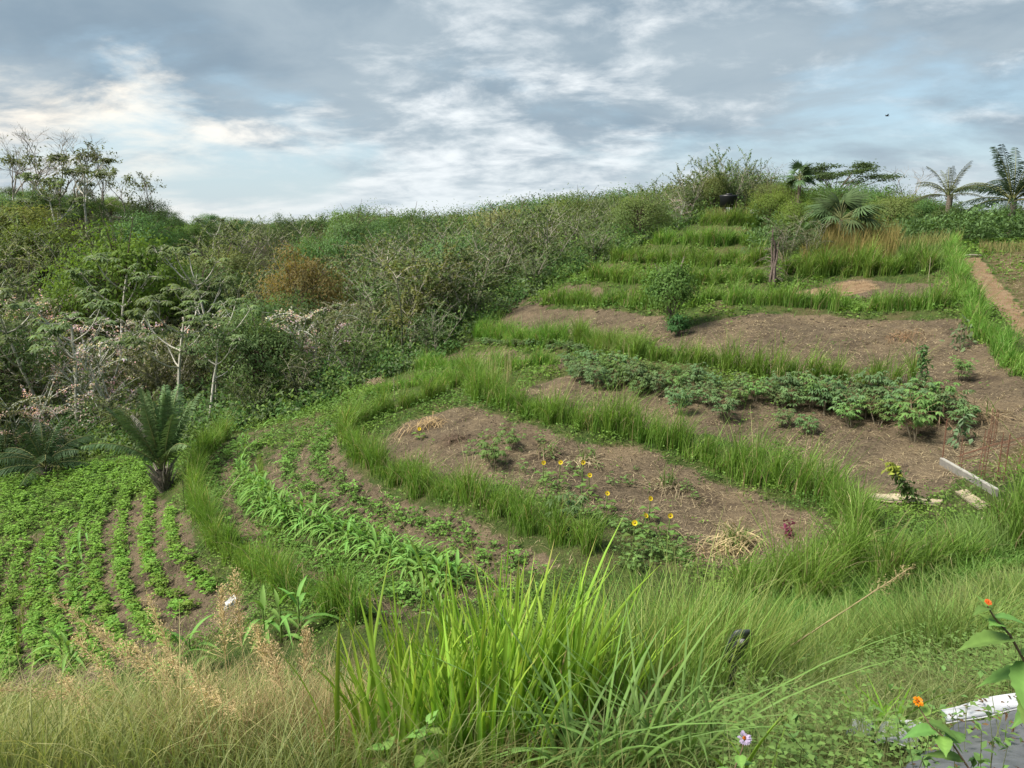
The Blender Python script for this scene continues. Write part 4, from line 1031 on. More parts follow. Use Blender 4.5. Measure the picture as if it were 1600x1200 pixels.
# --- undergrowth that closes the foot of the thicket
rng = np.random.default_rng(61); n = 5200
x = rng.uniform(-60, 16, n); y = np.interp(x, FEDGE[:, 0], FEDGE[:, 1]) + rng.exponential(7.0, n) - 0.2
ok = (np.abs(x) < 0.72 * y + 2) & (y < 85); x, y = x[ok], y[ok]; n = len(x)
ed = beyond_edge(x, y); hh = rng.uniform(0.4, 1.5, n) * np.clip(0.45 + ed / 2.5, 0.45, 1.5)
per = 26; c = np.repeat(on_ground(np.c_[x, y], 0.0), per, 0); hr = np.repeat(hh, per)
o = rng.normal(0, 0.36, (len(c), 3)); o[:, 2] = np.abs(rng.beta(1.6, 1.2, len(c))) 
Pc = c + np.c_[o[:, :2] * np.clip(hr, 0.6, 2)[:, None], o[:, 2] * hr]
kk = rng.uniform(0, 1, (n, 3)); ccl = np.where(kk[:, :1] < 0.33, np.array((0.05, 0.105, 0.03)), np.where(kk[:, :1] < 0.66, np.array((0.085, 0.135, 0.035)), np.array((0.075, 0.105, 0.05)))) * (0.75 + 0.5 * kk[:, 1:2])
D = rdir(rng, len(Pc)) + np.array((0, -0.4, 0.1))
mb = MB(); mb.add(*leaves(Pc, D, rng.uniform(0.12, 0.28, len(Pc)), rng.uniform(0.06, 0.13, len(Pc)), rng, np.repeat(ccl, per, 0), 0.22, Nn=np.array((0, -.5, 1.0)) + rng.normal(0, .35, (len(Pc), 3))))
tag(mb.build('undergrowth', M_TREE), 'tangled green undergrowth filling the floor of the thicket', 'undergrowth', kind='stuff')
# cassava brush beyond the path top and scrub under the right skyline
rng = np.random.default_rng(62); n = 900
u = rng.uniform(1180, 1700, n); yy = rng.uniform(41.5, 60, n)
x = np.array([pix_at(a, 360, b)[0] for a, b in zip(u, yy)])
hh = rng.uniform(0.7, 1.6, n) * np.where(u < 1480, 1.1, 1.4); per = 34
c = np.repeat(on_ground(np.c_[x, yy]), per, 0); hr = np.repeat(hh, per)
o = rng.normal(0, 0.4, (len(c), 3)); Pc = c + np.c_[o[:, :2], rng.beta(2.2, 1.2, len(c)) * hr]
cc = np.repeat(np.array((0.065, 0.115, 0.04)) * rng.uniform(0.7, 1.4, (n, 1)) * np.array((1.0, 1.0, 1.0)), per, 0)
mb = MB(); mb.add(*leaves(Pc, rdir(rng, len(Pc)) + np.array((0, -.3, .1)), rng.uniform(0.16, 0.34, len(Pc)), rng.uniform(0.07, 0.13, len(Pc)), rng, cc, 0.28))
tag(mb.build('scrub', M_LEAF), 'green leafy scrub on the ridge beyond the top of the path', 'scrub', kind='stuff')

# ================================================================ crops
def pline(pix, step):
    """points every `step` metres along a photo line laid on the ground"""
    P = np.array([at(*p)[:2] for p in pix]); d = np.r_[0, np.cumsum(np.hypot(*np.diff(P, axis=0).T))]
    t = np.arange(0, d[-1], step)
    return np.c_[np.interp(t, d, P[:, 0]), np.interp(t, d, P[:, 1])]
# --- bean plants in rows
def bean_mesh(seed, s=1.0, n=30, col=(0.125, 0.245, 0.042)):
    rng = np.random.default_rng(seed); mb = MB()
    P = rng.normal(0, 1, (n, 3)) * np.array((0.085, 0.085, 0)) * s; P[:, 2] = rng.uniform(0.05, 0.30, n) * s * np.exp(-(P[:, 0] ** 2 + P[:, 1] ** 2) / (0.06 * s * s))
    a = rng.uniform(0, 6.28, n)
    PP, DD = [], []
    for k in (-0.9, 0, 0.9):
        PP.append(P); DD.append(np.stack([np.cos(a + k), np.sin(a + k), rng.uniform(-0.15, 0.45, n)], -1))
    cc = np.repeat((np.array(col) * rng.uniform(0.75, 1.25, (n, 1)))[None], 3, 0).reshape(-1, 3)
    mb.add(*leaves(np.concatenate(PP), np.concatenate(DD), rng.uniform(0.055, 0.09, 3 * n) * s, rng.uniform(0.042, 0.065, 3 * n) * s, rng, cc, 0.15, Nn=np.repeat(UP[None], 3 * n, 0) + rng.normal(0, .3, (3 * n, 3))))
    for k in range(5):
        mb.add(*tube(arc((0, 0, -0.02), (math.cos(k * 1.3) * .5, math.sin(k * 1.3) * .5, 1), 0.22 * s, (0, 0, -.3), 4), 0.005, 3), (0.10, 0.15, 0.05))
    return mb.mesh('bean_plant', M_LEAF)
BEANS = [bean_mesh(700 + i) for i in range(5)]
rows = [
 ([(196,775),(190,830),(190,900),(206,955),(240,995),(262,1010)], 'right middle'), ([(236,775),(228,830),(230,880),(255,925),(290,960)], 'x'), ([(268,800),(264,815),(275,868),(310,905),(330,930)], 'x'),
 ([(165,790),(150,830),(147,890),(152,930),(172,985),(200,1030)], 'x'), ([(140,795),(118,850),(112,900),(120,950),(140,1010),(165,1050)], 'x'), ([(105,810),(84,860),(78,910),(84,960),(100,1020),(120,1060)], 'x'),
 ([(80,830),(60,880),(52,930),(56,980),(68,1040)], 'x'), ([(40,850),(22,900),(12,950),(12,1010),(20,1065)], 'x'), ([(20,850),(-10,900),(-20,960),(-15,1040)], 'x'),
]
pl = []
_rb = np.random.default_rng(71)
for px_, _ in rows:
    q = pline(px_, 0.19); pl.append(q + _rb.normal(0, 0.065, q.shape))
pl = np.concatenate(pl)
pl = pl[_rb.uniform(0, 1, len(pl)) < 0.96]
order = np.argsort(np.hypot(pl[:, 0], pl[:, 1])); pl = pl[order]
for k, (x, y) in enumerate(pl[:300]):
    o = link('bean_plant', BEANS[int(_rb.integers(5))], None, (x, y, float(H(x, y))), (0, 0, _rb.uniform(0, 6.28)), _rb.uniform(0.65, 1.3))
    tag(o, 'low bright green bean plant in the crop rows of the lower left field', 'bean plant', 'bean plants in the rows of the lower left field')
def many(name, meshes, P, rng, smin, smax, mat, label, cat):
    """a mass of small plants as one object"""
    mb = MB()
    src = []
    for me in meshes:
        v = np.empty(len(me.vertices) * 3, dtype=np.float32); me.vertices.foreach_get('co', v)
        f = np.empty(len(me.loops), dtype=np.int32); me.loops.foreach_get('vertex_index', f)
        c = np.empty(len(me.vertices) * 4, dtype=np.float32); me.attributes['tint'].data.foreach_get('color', c)
        src.append((v.reshape(-1, 3), f.reshape(-1, 4), c.reshape(-1, 4)[:, :3]))
    for p in P:
        v, f, c = src[int(rng.integers(len(src)))]; a = rng.uniform(0, 6.28); s = rng.uniform(smin, smax)
        ca, sa = math.cos(a) * s, math.sin(a) * s
        mb.add(np.c_[v[:, 0] * ca - v[:, 1] * sa, v[:, 0] * sa + v[:, 1] * ca, v[:, 2] * s] + p, f, c * rng.uniform(0.85, 1.15))
    return tag(mb.build(name, mat), label, cat, kind='stuff')
# dense low leaf cover: end of the field by the trees, far row ends, weedy terraces
P = [on_ground(pl[300:])]
ca = wpoly([(0,755),(150,725),(235,722),(245,755),(150,800),(60,830),(0,850)])
a = np.array(ca); q = _rb.uniform(a.min(0), a.max(0), (900, 2)); q = q[inpoly(ca, q[:, 0], q[:, 1])][:330]
P.append(on_ground(q))
many('bean_plants', [bean_mesh(720 + i, 1.1, 16) for i in range(3)], np.concatenate(P), _rb, 0.7, 1.25, M_LEAF, 'dense bright green bean cover along the tree side of the lower field', 'beans')
q = np.concatenate([pline(row_pix(f), 0.10) + _rb.normal(0, 0.12, pline(row_pix(f), 0.10).shape) for f in (0.10, 0.29, 0.61, 0.79)] + [pline([(520,880),(620,930),(720,950),(850,930)], 0.25)])
q = q + _rb.normal(0, 0.05, q.shape)
many('low_plants', [bean_mesh(730 + i, 0.85, 8, (0.10, 0.20, 0.042)) for i in range(3)], on_ground(q), _rb, 0.6, 1.5, M_LEAF, 'low leafy plants in broken rows on the corn terrace', 'plants')

# --- corn: stalk and single leaves as parts
CL = []
for i in range(4):
    rng = np.random.default_rng(740 + i); mb = MB()
    L = [0.48, 0.56, 0.62, 0.42][i]; el = [0.95, 0.75, 0.6, 1.15][i]
    S = 6; t = np.linspace(0, 1, S + 1)
    cx = L * t * math.cos(el) + 0.12 * t * t; cz = L * t * math.sin(el) - L * [0.75, 0.85, 0.9, 0.35][i] * t ** 2.3
    w = 0.062 * np.clip(np.sin(np.pi * (t * 0.84 + 0.16)), 0.06, 1)
    V = np.stack([np.stack([cx, -w / 2, cz + 0.012], -1), np.stack([cx, 0 * w, cz], -1), np.stack([cx, w / 2, cz + 0.012], -1)], 1)
    F = [(s_ * 3 + j, s_ * 3 + j + 1, s_ * 3 + j + 4, s_ * 3 + j + 3) for s_ in range(S) for j in (0, 1)]
    C = np.repeat((np.array((0.115, 0.235, 0.055)) * (1 + 0.25 * t)[:, None])[:, None, :], 3, 1)
    mb.add(V.reshape(-1, 3), F, C.reshape(-1, 3)); CL.append(mb.mesh('leaf', M_LEAF))
mb = MB(); mb.add(*tube(arc((0, 0, -0.03), (0.02, 0, 1), 0.55, (0, 0, 0), 5), np.linspace(0.016, 0.008, 5), 6), (0.13, 0.20, 0.06)); CS = mb.mesh('stalk', M_LEAF)
def corn(x, y, s, label, group, nl=7):
    t = empty('corn_plant', (x, y, float(H(x, y))), _rb.uniform(0, 6.28), s); tag(t, label, 'corn plant', group)
    link('stalk', CS, t)
    for k in range(nl):
        z = 0.06 + 0.48 * k / nl
        link('leaf', CL[3] if k >= nl - 2 else CL[int(_rb.integers(3))], t, (0, 0, z), (0, 0, k * 3.14 + _rb.normal(0, 0.45)), _rb.uniform(0.8, 1.15))
q = pline([(395,775),(410,800),(450,820),(520,852),(610,888),(690,925),(705,932)], 0.2)
q = np.concatenate([q, q + np.array((0.10, 0.16))])
for x, y in q + _rb.normal(0, 0.07, q.shape): corn(x, y, _rb.uniform(0.85, 1.2), 'arching corn plant in the thick double row across the corn terrace', 'corn plants in the double row')
q = pline([(455,672),(420,680),(385,694),(372,720),(380,750),(395,775)], 0.36)
for x, y in q + _rb.normal(0, 0.1, q.shape): corn(x, y, _rb.uniform(0.7, 1.0), 'corn plant in the single row curving up to the top of the corn terrace', 'corn plants in the curved upper row', 5)
for u, v, s in ((125,872,1.1),(122,905,1.2),(118,935,1.0),(75,893,1.0),(100,1045,1.3),(112,1048,1.1),(108,838,0.9),(135,845,0.9)):
    x, y, _ = at(u, v); corn(x, y, s, 'lone corn plant sticking up between the bean rows', 'corn plants among the bean rows')
for u, v, s in ((415,1010,1.5),(440,1005,1.5),(468,1000,1.6),(285,1062,1.5),(300,1058,1.4),(690,1003,1.2)):
    x, y, _ = at(u, v); corn(x, y, s, 'broad-leaved corn plant at the lower end of the field, behind the dry grass', 'corn plants behind the dry grass')
# thin yellow-green blades between the bean rows (rows of young onions or rice)
P = np.concatenate([pline([(38,930),(30,990),(28,1030)], 0.05), pline([(85,820),(55,870),(40,920)], 0.07), pline([(405,720),(410,760),(440,800),(480,826)], 0.04), pline([(60,840),(30,870),(10,890)], 0.09)])
P = P + _rb.normal(0, 0.05, P.shape)
mb = MB(); mb.add(*blades(on_ground(P), _rb.uniform(0.2, 0.42, len(P)), _rb.uniform(0, 6.28, len(P)), np.abs(_rb.normal(0.25, .15, len(P))), 0.02, _rb, (0.13, 0.20, 0.04), (0.20, 0.28, 0.06)))
tag(mb.build('seedling_rows', M_GRASS), 'thin rows of yellow-green grassy seedlings in the fields', 'seedlings', kind='stuff')

# --- cassava
def cassava_mb(seed, col, hgt=0.85, ns=3):
    rng = np.random.default_rng(seed); st = MB(); cr = MB()
    for s in range(ns):
        a = rng.uniform(0, 6.28); b = arc((rng.normal(0, .05), rng.normal(0, .05), -.03), (math.cos(a) * .35, math.sin(a) * .35, 1), hgt * rng.uniform(0.6, 0.85), (0, 0, .2), 5, rng, 0.05)
        st.add(*tube(b, np.linspace(0.016, 0.010, 5), 4), (0.20, 0.17, 0.12))
        for k in range(19):
            q = b[rng.integers(2, 5)]; aa = rng.uniform(0, 6.28); pd = np.array((math.cos(aa), math.sin(aa), rng.uniform(0.0, 0.9)))
            e = q + pd * rng.uniform(0.14, 0.30); st.add(*tube(np.array([q, (q + e) / 2 + UP * .02, e]), 0.004, 3), (0.18, 0.13, 0.07))
            m = 6; th = aa + np.linspace(-2.1, 2.1, m)
            D = np.stack([np.cos(th), np.sin(th), rng.uniform(-0.65, -0.2, m)], -1)
            cr.add(*leaves(np.repeat(e[None], m, 0), D, rng.uniform(0.11, 0.17) * (0.75 + 0.25 * np.cos(np.linspace(-2, 2, m))), 0.048, rng, np.array(col) * rng.uniform(0.8, 1.25), 0.1, Nn=np.repeat(UP[None], m, 0) + rng.normal(0, .2, (m, 3))))
    return st, cr
CV = []
for i in range(5):
    st, cr = cassava_mb(760 + i, [(0.090, 0.155, 0.066), (0.10, 0.17, 0.068), (0.084, 0.148, 0.064), (0.10, 0.19, 0.056), (0.085, 0.145, 0.055)][i])
    CV.append((st.mesh('stem', M_BARK), cr.mesh('foliage', M_LEAF)))
def cassava(xy, s, label, group=None, i=None):
    i = int(_rb.integers(5)) if i is None else i
    t = empty('cassava_plant', (xy[0], xy[1], float(H(xy[0], xy[1]))), _rb.uniform(0, 6.28), s); tag(t, label, 'cassava', group)
    link('stem', CV[i][0], t); link('foliage', CV[i][1], t); return t
beds = [
 ([(900,575),(990,585),(1010,612),(930,612),(880,585)], 46, 0.85, 'cassava plant crowding the left end of the cassava bed', (0.8, 1.15)),
 ([(1000,592),(1230,618),(1235,640),(1080,640),(990,620)], 62, 0.8, 'cassava plant in the thin middle of the cassava bed', (0.7, 1.05)),
 ([(1220,618),(1420,628),(1480,655),(1440,668),(1240,645)], 80, 0.95, 'blue-green cassava plant in the thick right end of the cassava bed', (0.95, 1.25)),
 ([(745,538),(860,552),(920,552),(900,545),(800,540)], 40, 0.65, 'low cassava plant in the dark row left of the big bare slope', (0.6, 0.85)),
]
for pg, n, s, lb, (s0, s1) in beds:
    poly = wpoly(pg); a = np.array(poly); got = []
    for q in _rb.uniform(a.min(0), a.max(0), (4000, 2)):
        if len(got) >= n: break
        if inpoly(poly, q[0], q[1]) and all((q[0] - g_[0]) ** 2 + (q[1] - g_[1]) ** 2 > 0.17 for g_ in got): got.append(q)
    for q in got: cassava(q, s * _rb.uniform(s0, s1) , lb, 's'.join(lb.split(' plant ')[0:1]) + ' plants ' + lb.split(' plant ')[1])
for u, v, s, lb in ((1060,648,0.9,'cassava plant standing apart on the soil, left front of the cassava bed'),(1135,657,1.0,'spreading cassava plant with pale leaves in front of the middle of the bed'),(1425,690,1.35,'big bright cassava plant at the right front corner of the cassava bed'),(1500,668,0.9,'last cassava plant at the right, beside the rusty rods'),
        (1220,668,0.7,'small cassava plant at the front edge, above the bare soil'),(1262,680,0.75,'round low cassava plant in front of the others on bare soil'),(1325,668,0.85,'grassy cassava plant left of the big bright one'),(1500,595,0.8,'grey-green cassava plant alone on the slope above the bed'),
        (875,830,1.2,'blue-green leafy plant growing through the U-shaped hedge'),(770,735,1.1,'broad leafy plant at the front edge of the sunflower terrace'),(800,705,0.8,'leafy plant behind the broad one on the sunflower terrace'),(1440,660,1.0,'cassava plant behind the big bright one')):
    cassava(at(u, v)[:2], s, lb, i=3 if 'bright' in lb or 'broad' in lb else None)

# --- sunflowers
def sunflower(u, v, h, label, face):
    x, y, z = at(u, v); rng = np.random.default_rng(int(u)); t = empty('sunflower', (x, y, z), 0); tag(t, label, 'sunflower', 'sunflowers on the bare terrace')
    mb = MB(); st = arc((0, 0, -.02), (0.03, 0, 1), h, (0, 0, 0), 6, rng, .03); mb.add(*tube(st, 0.012, 5), (0.12, 0.18, 0.06)); mb.build('stem', M_LEAF, t)
    for k in range(6):
        mb = MB(); a = k * 2.4; q = st[min(5, 1 + k // 2)]; D = np.array([(math.cos(a), math.sin(a), 0.25)])
        mb.add(*leaves(q[None] + D * 0.05, D, 0.20, 0.14, rng, (0.10, 0.18, 0.045), 0.15, Nn=UP[None], droop=0.3)); mb.add(*tube(np.array([q, q + D[0] * .06]), 0.005, 3), (0.1, 0.16, 0.05)); mb.build('leaf', M_LEAF, t)
    c = st[-1]; nrm_ = nrm(np.array(face, dtype=float)); A = nrm(np.cross(nrm_, UP)); B = np.cross(nrm_, A)
    th = np.linspace(0, 6.283, 18, endpoint=False); mb = MB(); D = A[None] * np.cos(th)[:, None] + B[None] * np.sin(th)[:, None]
    mb.add(*leaves(c + D * 0.018, D + nrm_ * 0.5, 0.046, 0.022, rng, (0.72, 0.54, 0.012), 0.12, Nn=np.repeat(nrm_[None], 18, 0), droop=0)); hd = mb.build('flower_head', M_PETAL, t)
    mb = MB(); mb.add(*tube(np.array([c - nrm_ * .02, c + nrm_ * .004, c + nrm_ * .016, c + nrm_ * .02]), np.array((0.012, 0.021, 0.017, 0.003)), 10), (0.28, 0.17, 0.03)); mb.build('disc', M_BARK, hd)
for u, v, h, lb, fc in ((849,762,0.62,'leftmost sunflower of the upper row, level with its neighbour',(0.1,-1,.35)),(873,764,0.66,'second sunflower from the left, just right of the leftmost',(-0.2,-1,.3)),(909,775,0.80,'sunflower with the highest head, above another on the same spot',(0,-1,.2)),(919,783,0.62,'lower sunflower standing right under the highest head',(0.1,-1,.5)),
        (1013,818,0.55,'sunflower right of the middle, above the low green plants',(0.4,-1,.6)),(1044,842,0.5,'rightmost sunflower beside the dead straw heap',(0,-1,.4)),(988,865,0.62,'lowest sunflower, low left above the foreground grass',(-.3,-1,.5)),(1006,838,0.45,'small half-closed sunflower between the lowest and rightmost',(0.5,-.6,.6)),(947,800,0.42,'short sunflower with a small head near the hedge',(0.2,-1,.8)),(655,688,0.35,'small sunflower at the top left of the bare terrace, below the straw',(0,-1,.6))):
    sunflower(u, v, h, lb, fc)

# --- weeds and crop remains on the sunflower terrace
q = np.concatenate([pline([(740,715),(820,745),(900,775),(1000,850),(1080,880)], 0.28), pline([(780,700),(860,715),(960,745),(1060,775),(1110,790)], 0.34), pline([(1000,880),(1060,870),(1100,850)], 0.22), pline([(970,870),(1010,890),(1050,880)], 0.2), pline([(990,840),(1050,860)], 0.22)])
q = q + _rb.normal(0, 0.28, q.shape)
many('low_plants', [bean_mesh(780 + i, 1.0, 10, (0.10, 0.165, 0.05)) for i in range(3)], on_ground(q), _rb, 0.5, 1.25, M_LEAF, 'weeds and small leafy plants between the sunflowers', 'plants')
def heap(u, v, L, Hh, n, c, label, seed, green=0, az=0.0, name='straw_heap'):
    x, y, z = at(u, v); rng = np.random.default_rng(seed); t = MB()
    P = rng.normal(0, 1, (n, 3)) * np.array((L * 0.32, L * 0.2, 0)); P[:, 2] = Hh * np.exp(-(P[:, 0] / (L * .4)) ** 2) * rng.uniform(0.2, 1, n)
    ca, sa = math.cos(az), math.sin(az); P = np.c_[P[:, 0] * ca - P[:, 1] * sa, P[:, 0] * sa + P[:, 1] * ca, P[:, 2]] + np.array((x, y, z))
    cc = np.array(c) * rng.uniform(0.6, 1.3, (n, 1))
    t.add(*strips(P, rdir(rng, n) * np.array((1, 1, .4)) + np.array((0, -.2, .1)), rng.uniform(0.25, 0.6, n), 0.02, rng.uniform(0.2, 0.7, n), rng, cc, cc * 1.1, S=3))
    if green:
        P2 = np.array((x, y, z)) + rng.normal(0, .12, (green, 3)) * np.array((1, 1, 0)); t.add(*blades(P2, rng.uniform(0.3, 0.7, green), rng.uniform(0, 6.28, green), rng.uniform(.2, .7, green), 0.02, rng, (0.12, 0.18, 0.05), (0.17, 0.24, 0.06), droop=0.2))
    tag(t.build(name, M_DRY), label, 'straw')
heap(676,665,1.1,0.28,170,(0.40,0.28,0.16),'loose heap of orange-tan straw at the upper left of the sunflower terrace',801)
heap(712,688,0.7,0.2,110,(0.16,0.11,0.08),'dark clump of dug-out roots right of the straw heap',802)
heap(1150,855,1.0,0.35,230,(0.38,0.29,0.17),'large tussock of dead tan grass with green blades at the foreground end of the terrace',803,60,0.5)
heap(1105,868,0.8,0.12,110,(0.27,0.20,0.13),'flattened brown straw left of the large dead tussock',804,0,0.9)
heap(1046,763,0.9,0.2,120,(0.36,0.29,0.19),'pale dead tussock halfway along the sunflower terrace',805,30,-0.4)
heap(855,712,0.8,0.18,90,(0.22,0.16,0.11),'brown withered clump behind the leafy plants on the terrace',806,12)
heap(915,722,0.8,0.12,90,(0.40,0.32,0.21),'pale bent stalks right of the brown withered clump',807,20)
heap(590,598,1.0,0.2,110,(0.38,0.28,0.20),'pinkish straw heap by the foot of the thicket',808)
heap(1420,527,1.3,0.22,120,(0.25,0.15,0.09),'reddish brush heap on the right of the big bare slope',809)
heap(1545,655,1.2,0.25,150,(0.30,0.22,0.14),'heap of dry brown stems between the cassava and the slope',810,10)
heap(1455,665,1.3,0.35,150,(0.17,0.12,0.08),'dark dead stems under the last cassava plants',811)
# --- purple plant, lone tree, slim saplings
mb = MB(); rng = np.random.default_rng(820); x, y, z = at(1232, 842)
mb.add(*leaves(np.array((x, y, z)) + rng.normal(0, .07, (40, 3)) * np.array((1, 1, 0)) + UP * rng.uniform(0, .34, (40, 1)), rdir(rng, 40), 0.09, 0.05, rng, (0.16, 0.035, 0.055), 0.3)); mb.add(*tube(arc((x, y, z - .02), (0, 0, 1), .33, (0, 0, 0), 4), 0.006, 4), (0.15, 0.05, 0.06))
tag(mb.build('purple_plant', M_LEAF), 'small dark purple plant alone on the bare soil near the foreground hedge', 'plant')
x, y, z = at(1045, 517)
t = make_tree('small_tree', *bush_tree(830, 2.6, (0.05, 0.115, 0.03), (0.08, 0.15, 0.035), 0.37, 54, 90, 0.14, 0.28, (0.22, 0.19, 0.15)))
t.location = (x, y, z); tag(t, 'small round dark green tree with a thin trunk alone on the upper terrace', 'tree')
t = make_tree('shrub', *bush_tree(831, 0.9, (0.035, 0.08, 0.025), None, 0.42, 14, 60, 0.13, 0.05)); t.location = at(1050, 520) + np.array((0.1, -.6, 0)); tag(t, 'small dark shrub at the foot of the lone tree', 'shrub')
def sapling(u, v, h, lean, col, label, seed, tipc=None, wid=0.14, lf=0.13, n=240):
    x, y, z = at(u, v); rng = np.random.default_rng(seed); t = empty('sapling', (x, y, z)); tag(t, label, 'sapling')
    st = arc((0, 0, -.03), (lean[0], lean[1], 1), h, (lean[0] * .3, 0, 0), 8, rng, .03); mb = MB(); mb.add(*tube(st, np.linspace(.018, .006, 8), 5), (0.17, 0.14, 0.10)); mb.build('stem', M_BARK, t)
    tt = rng.uniform(0.08, 1, n) * 7; i = np.minimum(tt.astype(int), 6); p = st[i] + (st[i + 1] - st[i]) * (tt - i)[:, None] + rng.normal(0, wid, (n, 3)) * np.array((1, 1, .5)) * (1.1 - tt / 9)[:, None]
    cc = np.repeat(np.array(col)[None], n, 0)
    if tipc is not None: cc[tt > 5.4] = tipc
    mb = MB(); mb.add(*leaves(p, rdir(rng, n) + np.array((0, 0, -.3)), lf, lf * .42, rng, cc, 0.28)); mb.build('foliage', M_LEAF, t)
sapling(1440, 797, 1.15, (-0.62, 0.1), (0.06, 0.105, 0.035), 'leaning dark sapling with yellow-green tip in front of the curved board', 841, (0.22, 0.28, 0.05), 0.10)
sapling(1436, 612, 1.25, (0.0, 0.0), (0.06, 0.12, 0.04), 'narrow upright column of leaves at the right end of the grass hedge', 842, None, 0.13)
sapling(1498, 548, 1.05, (0.05, 0.0), (0.11, 0.17, 0.08), 'slim pale sapling at the right edge of the big bare slope', 843, None, 0.2, 0.2, 70)
sapling(1495, 695, 0.75, (0.1, 0.0), (0.10, 0.15, 0.08), 'spindly plant with pale leaves beside the rusty rods', 844, None, 0.16, 0.22, 45)
sapling(1090, 905, 0.0001 + 0.4, (0.0, 0.0), (0.12, 0.18, 0.05), 'little seedling with few leaves near the straw left of the dead tussock', 845, None, 0.1, 0.1, 30)

# --- dead stump wound with vines
x, y, z = at(1208, 442); rng = np.random.default_rng(850); t = empty('dead_stump', (x, y, z)); tag(t, 'dead brown stump wound with bare vines, between the upper hedges and the ridge', 'stump')
mb = MB()
for k in range(9):
    a = rng.uniform(0, 6.28); r = rng.uniform(0.0, 0.16); mb.add(*tube(arc((math.cos(a) * r * 1.8, math.sin(a) * r * 1.8, -.1), (-math.cos(a) * .12 - .05, -math.sin(a) * .12, 1), rng.uniform(1.6, 2.7), (0, 0, 0), 9, rng, .07), np.linspace(.075, .02, 9), 5), (0.15, 0.115, 0.10))
mb.build('trunk', M_BARK, t); mb = MB()
for k in range(60):
    a = rng.uniform(0, 6.28); mb.add(*tube(arc((math.cos(a) * .14, math.sin(a) * .14, rng.uniform(0.0, 2.4)), (math.cos(a), math.sin(a), rng.uniform(-.4, 1.4)), rng.uniform(.4, 1.0), (0, 0, -1.4), 6, rng, .15), np.linspace(.012, .004, 6), 3), (0.19, 0.155, 0.13))
mb.build('vine', M_BARK, t); mb = MB(); n = 160
mb.add(*leaves(rng.normal(0, .28, (n, 3)) * np.array((1, 1, 0)) + UP * rng.uniform(1.5, 2.9, (n, 1)), rdir(rng, n), .14, .07, rng, (0.06, 0.085, 0.04), .3)); mb.build('foliage', M_LEAF, t)
sx, sy, sz_ = at(1232, 436)
put_tree('twig', (sx + .3, sy + 1.4), 3.0, 'thin grey twiggy shrub just right of the dead stump', wide=0.7)
put_tree('twig', (sx + 1.9, sy + 2.4), 2.6, 'thin grey twiggy shrub behind the left end of the domed grass bank', wide=0.8)

# ================================================================ made things
# black water tank and pale sheets on the hilltop
w = pix_at(1138, 316, 54.5); z = float(H(w[0], w[1]))
t = empty('water_tank', (w[0], w[1], z)); tag(t, 'black plastic water tank on a stand on the hilltop among bushes', 'tank')
top = w[2] + 0.50 - z
mb = MB(); mb.add(*tube(np.array([(0, 0, top - .85), (0, 0, top - .84), (0, 0, top - .2), (0, 0, top - .12), (0, 0, top - .02), (0, 0, top)]), np.array((.01, .56, .58, .62, .62, .01)), 18), (0.012, 0.013, 0.016)); mb.build('tank_body', M_PLAST, t)
mb = MB(); mb.add(*tube(np.array([(0, 0, top), (0, 0, top + .001), (0, 0, top + .09), (0, 0, top + .095)]), np.array((.01, .22, .2, .01)), 12), (0.012, 0.013, 0.016)); mb.build('lid', M_PLAST, t)
for a in range(4):
    mb = MB(); mb.add(*box((.38 * math.cos(a * 1.571 + .78) - .04, .38 * math.sin(a * 1.571 + .78) - .04, -.1), (.38 * math.cos(a * 1.571 + .78) + .04, .38 * math.sin(a * 1.571 + .78) + .04, top - .84)), (0.14, 0.11, 0.08)); mb.build('leg', M_WOOD, t)
def sheet(name, corners, col, thick, mat, label, cat, seed, amp=0.03, nu=8, nvv=6, sharp=False):
    """a slightly wavy panel with thickness through four world corners"""
    rng = np.random.default_rng(seed); c = np.array(corners, dtype=float)
    a, b = np.meshgrid(np.linspace(0, 1, nu), np.linspace(0, 1, nvv)); a = a[..., None]; b = b[..., None]
    S = c[0] * (1 - a) * (1 - b) + c[1] * a * (1 - b) + c[2] * a * b + c[3] * (1 - a) * b
    N = nrm(np.cross(c[1] - c[0], c[3] - c[0])); N = N if N[2] > 0 else -N
    ph = rng.uniform(0, 6, 4)
    wv = np.sin(a * 7 + ph[0]) * np.cos(b * 5 + ph[1]) + 0.6 * np.sin(a * 13 + b * 9 + ph[2])
    S = S + N * wv * amp
    top_, bot = S.reshape(-1, 3), (S - N * thick).reshape(-1, 3); n = nu * nvv; idx = np.arange(n).reshape(nvv, nu); F = []
    for j in range(nvv - 1):
        for i in range(nu - 1):
            q = (idx[j, i], idx[j, i + 1], idx[j + 1, i + 1], idx[j + 1, i]); F.append(q); F.append(tuple(n + k for k in q[::-1]))
    rim = list(idx[0]) + list(idx[1:, -1]) + list(idx[-1, ::-1][1:]) + list(idx[::-1, 0][1:-1])
    for k in range(len(rim)):
        p_, q_ = rim[k], rim[(k + 1) % len(rim)]; F.append((p_, q_, q_ + n, p_ + n))
    mb = MB(); mb.add(np.r_[top_, bot], F, col); o = mb.build(name, mat, None, not sharp)
    if label: tag(o, label, cat)
    return o
def up(p, dz): return np.array(p) + UP * dz
for u0, u1, v0, v1, Y, lb in ((1130, 1146, 322, 333, 55.5, 'pale grey plastic sheet hanging under the black tank'), (1170, 1200, 327, 333, 56.5, 'low whitish sheet in the bushes right of the black tank')):
    A_, B_, C_, D_ = pix_at(u0, v1, Y), pix_at(u1, v1, Y), pix_at(u1, v0, Y + .25), pix_at(u0, v0, Y + .25)
    sheet('plastic_sheet', [A_, B_, C_, D_], (0.34, 0.36, 0.38), 0.01, M_SHEET, lb, 'plastic sheet', int(u0))
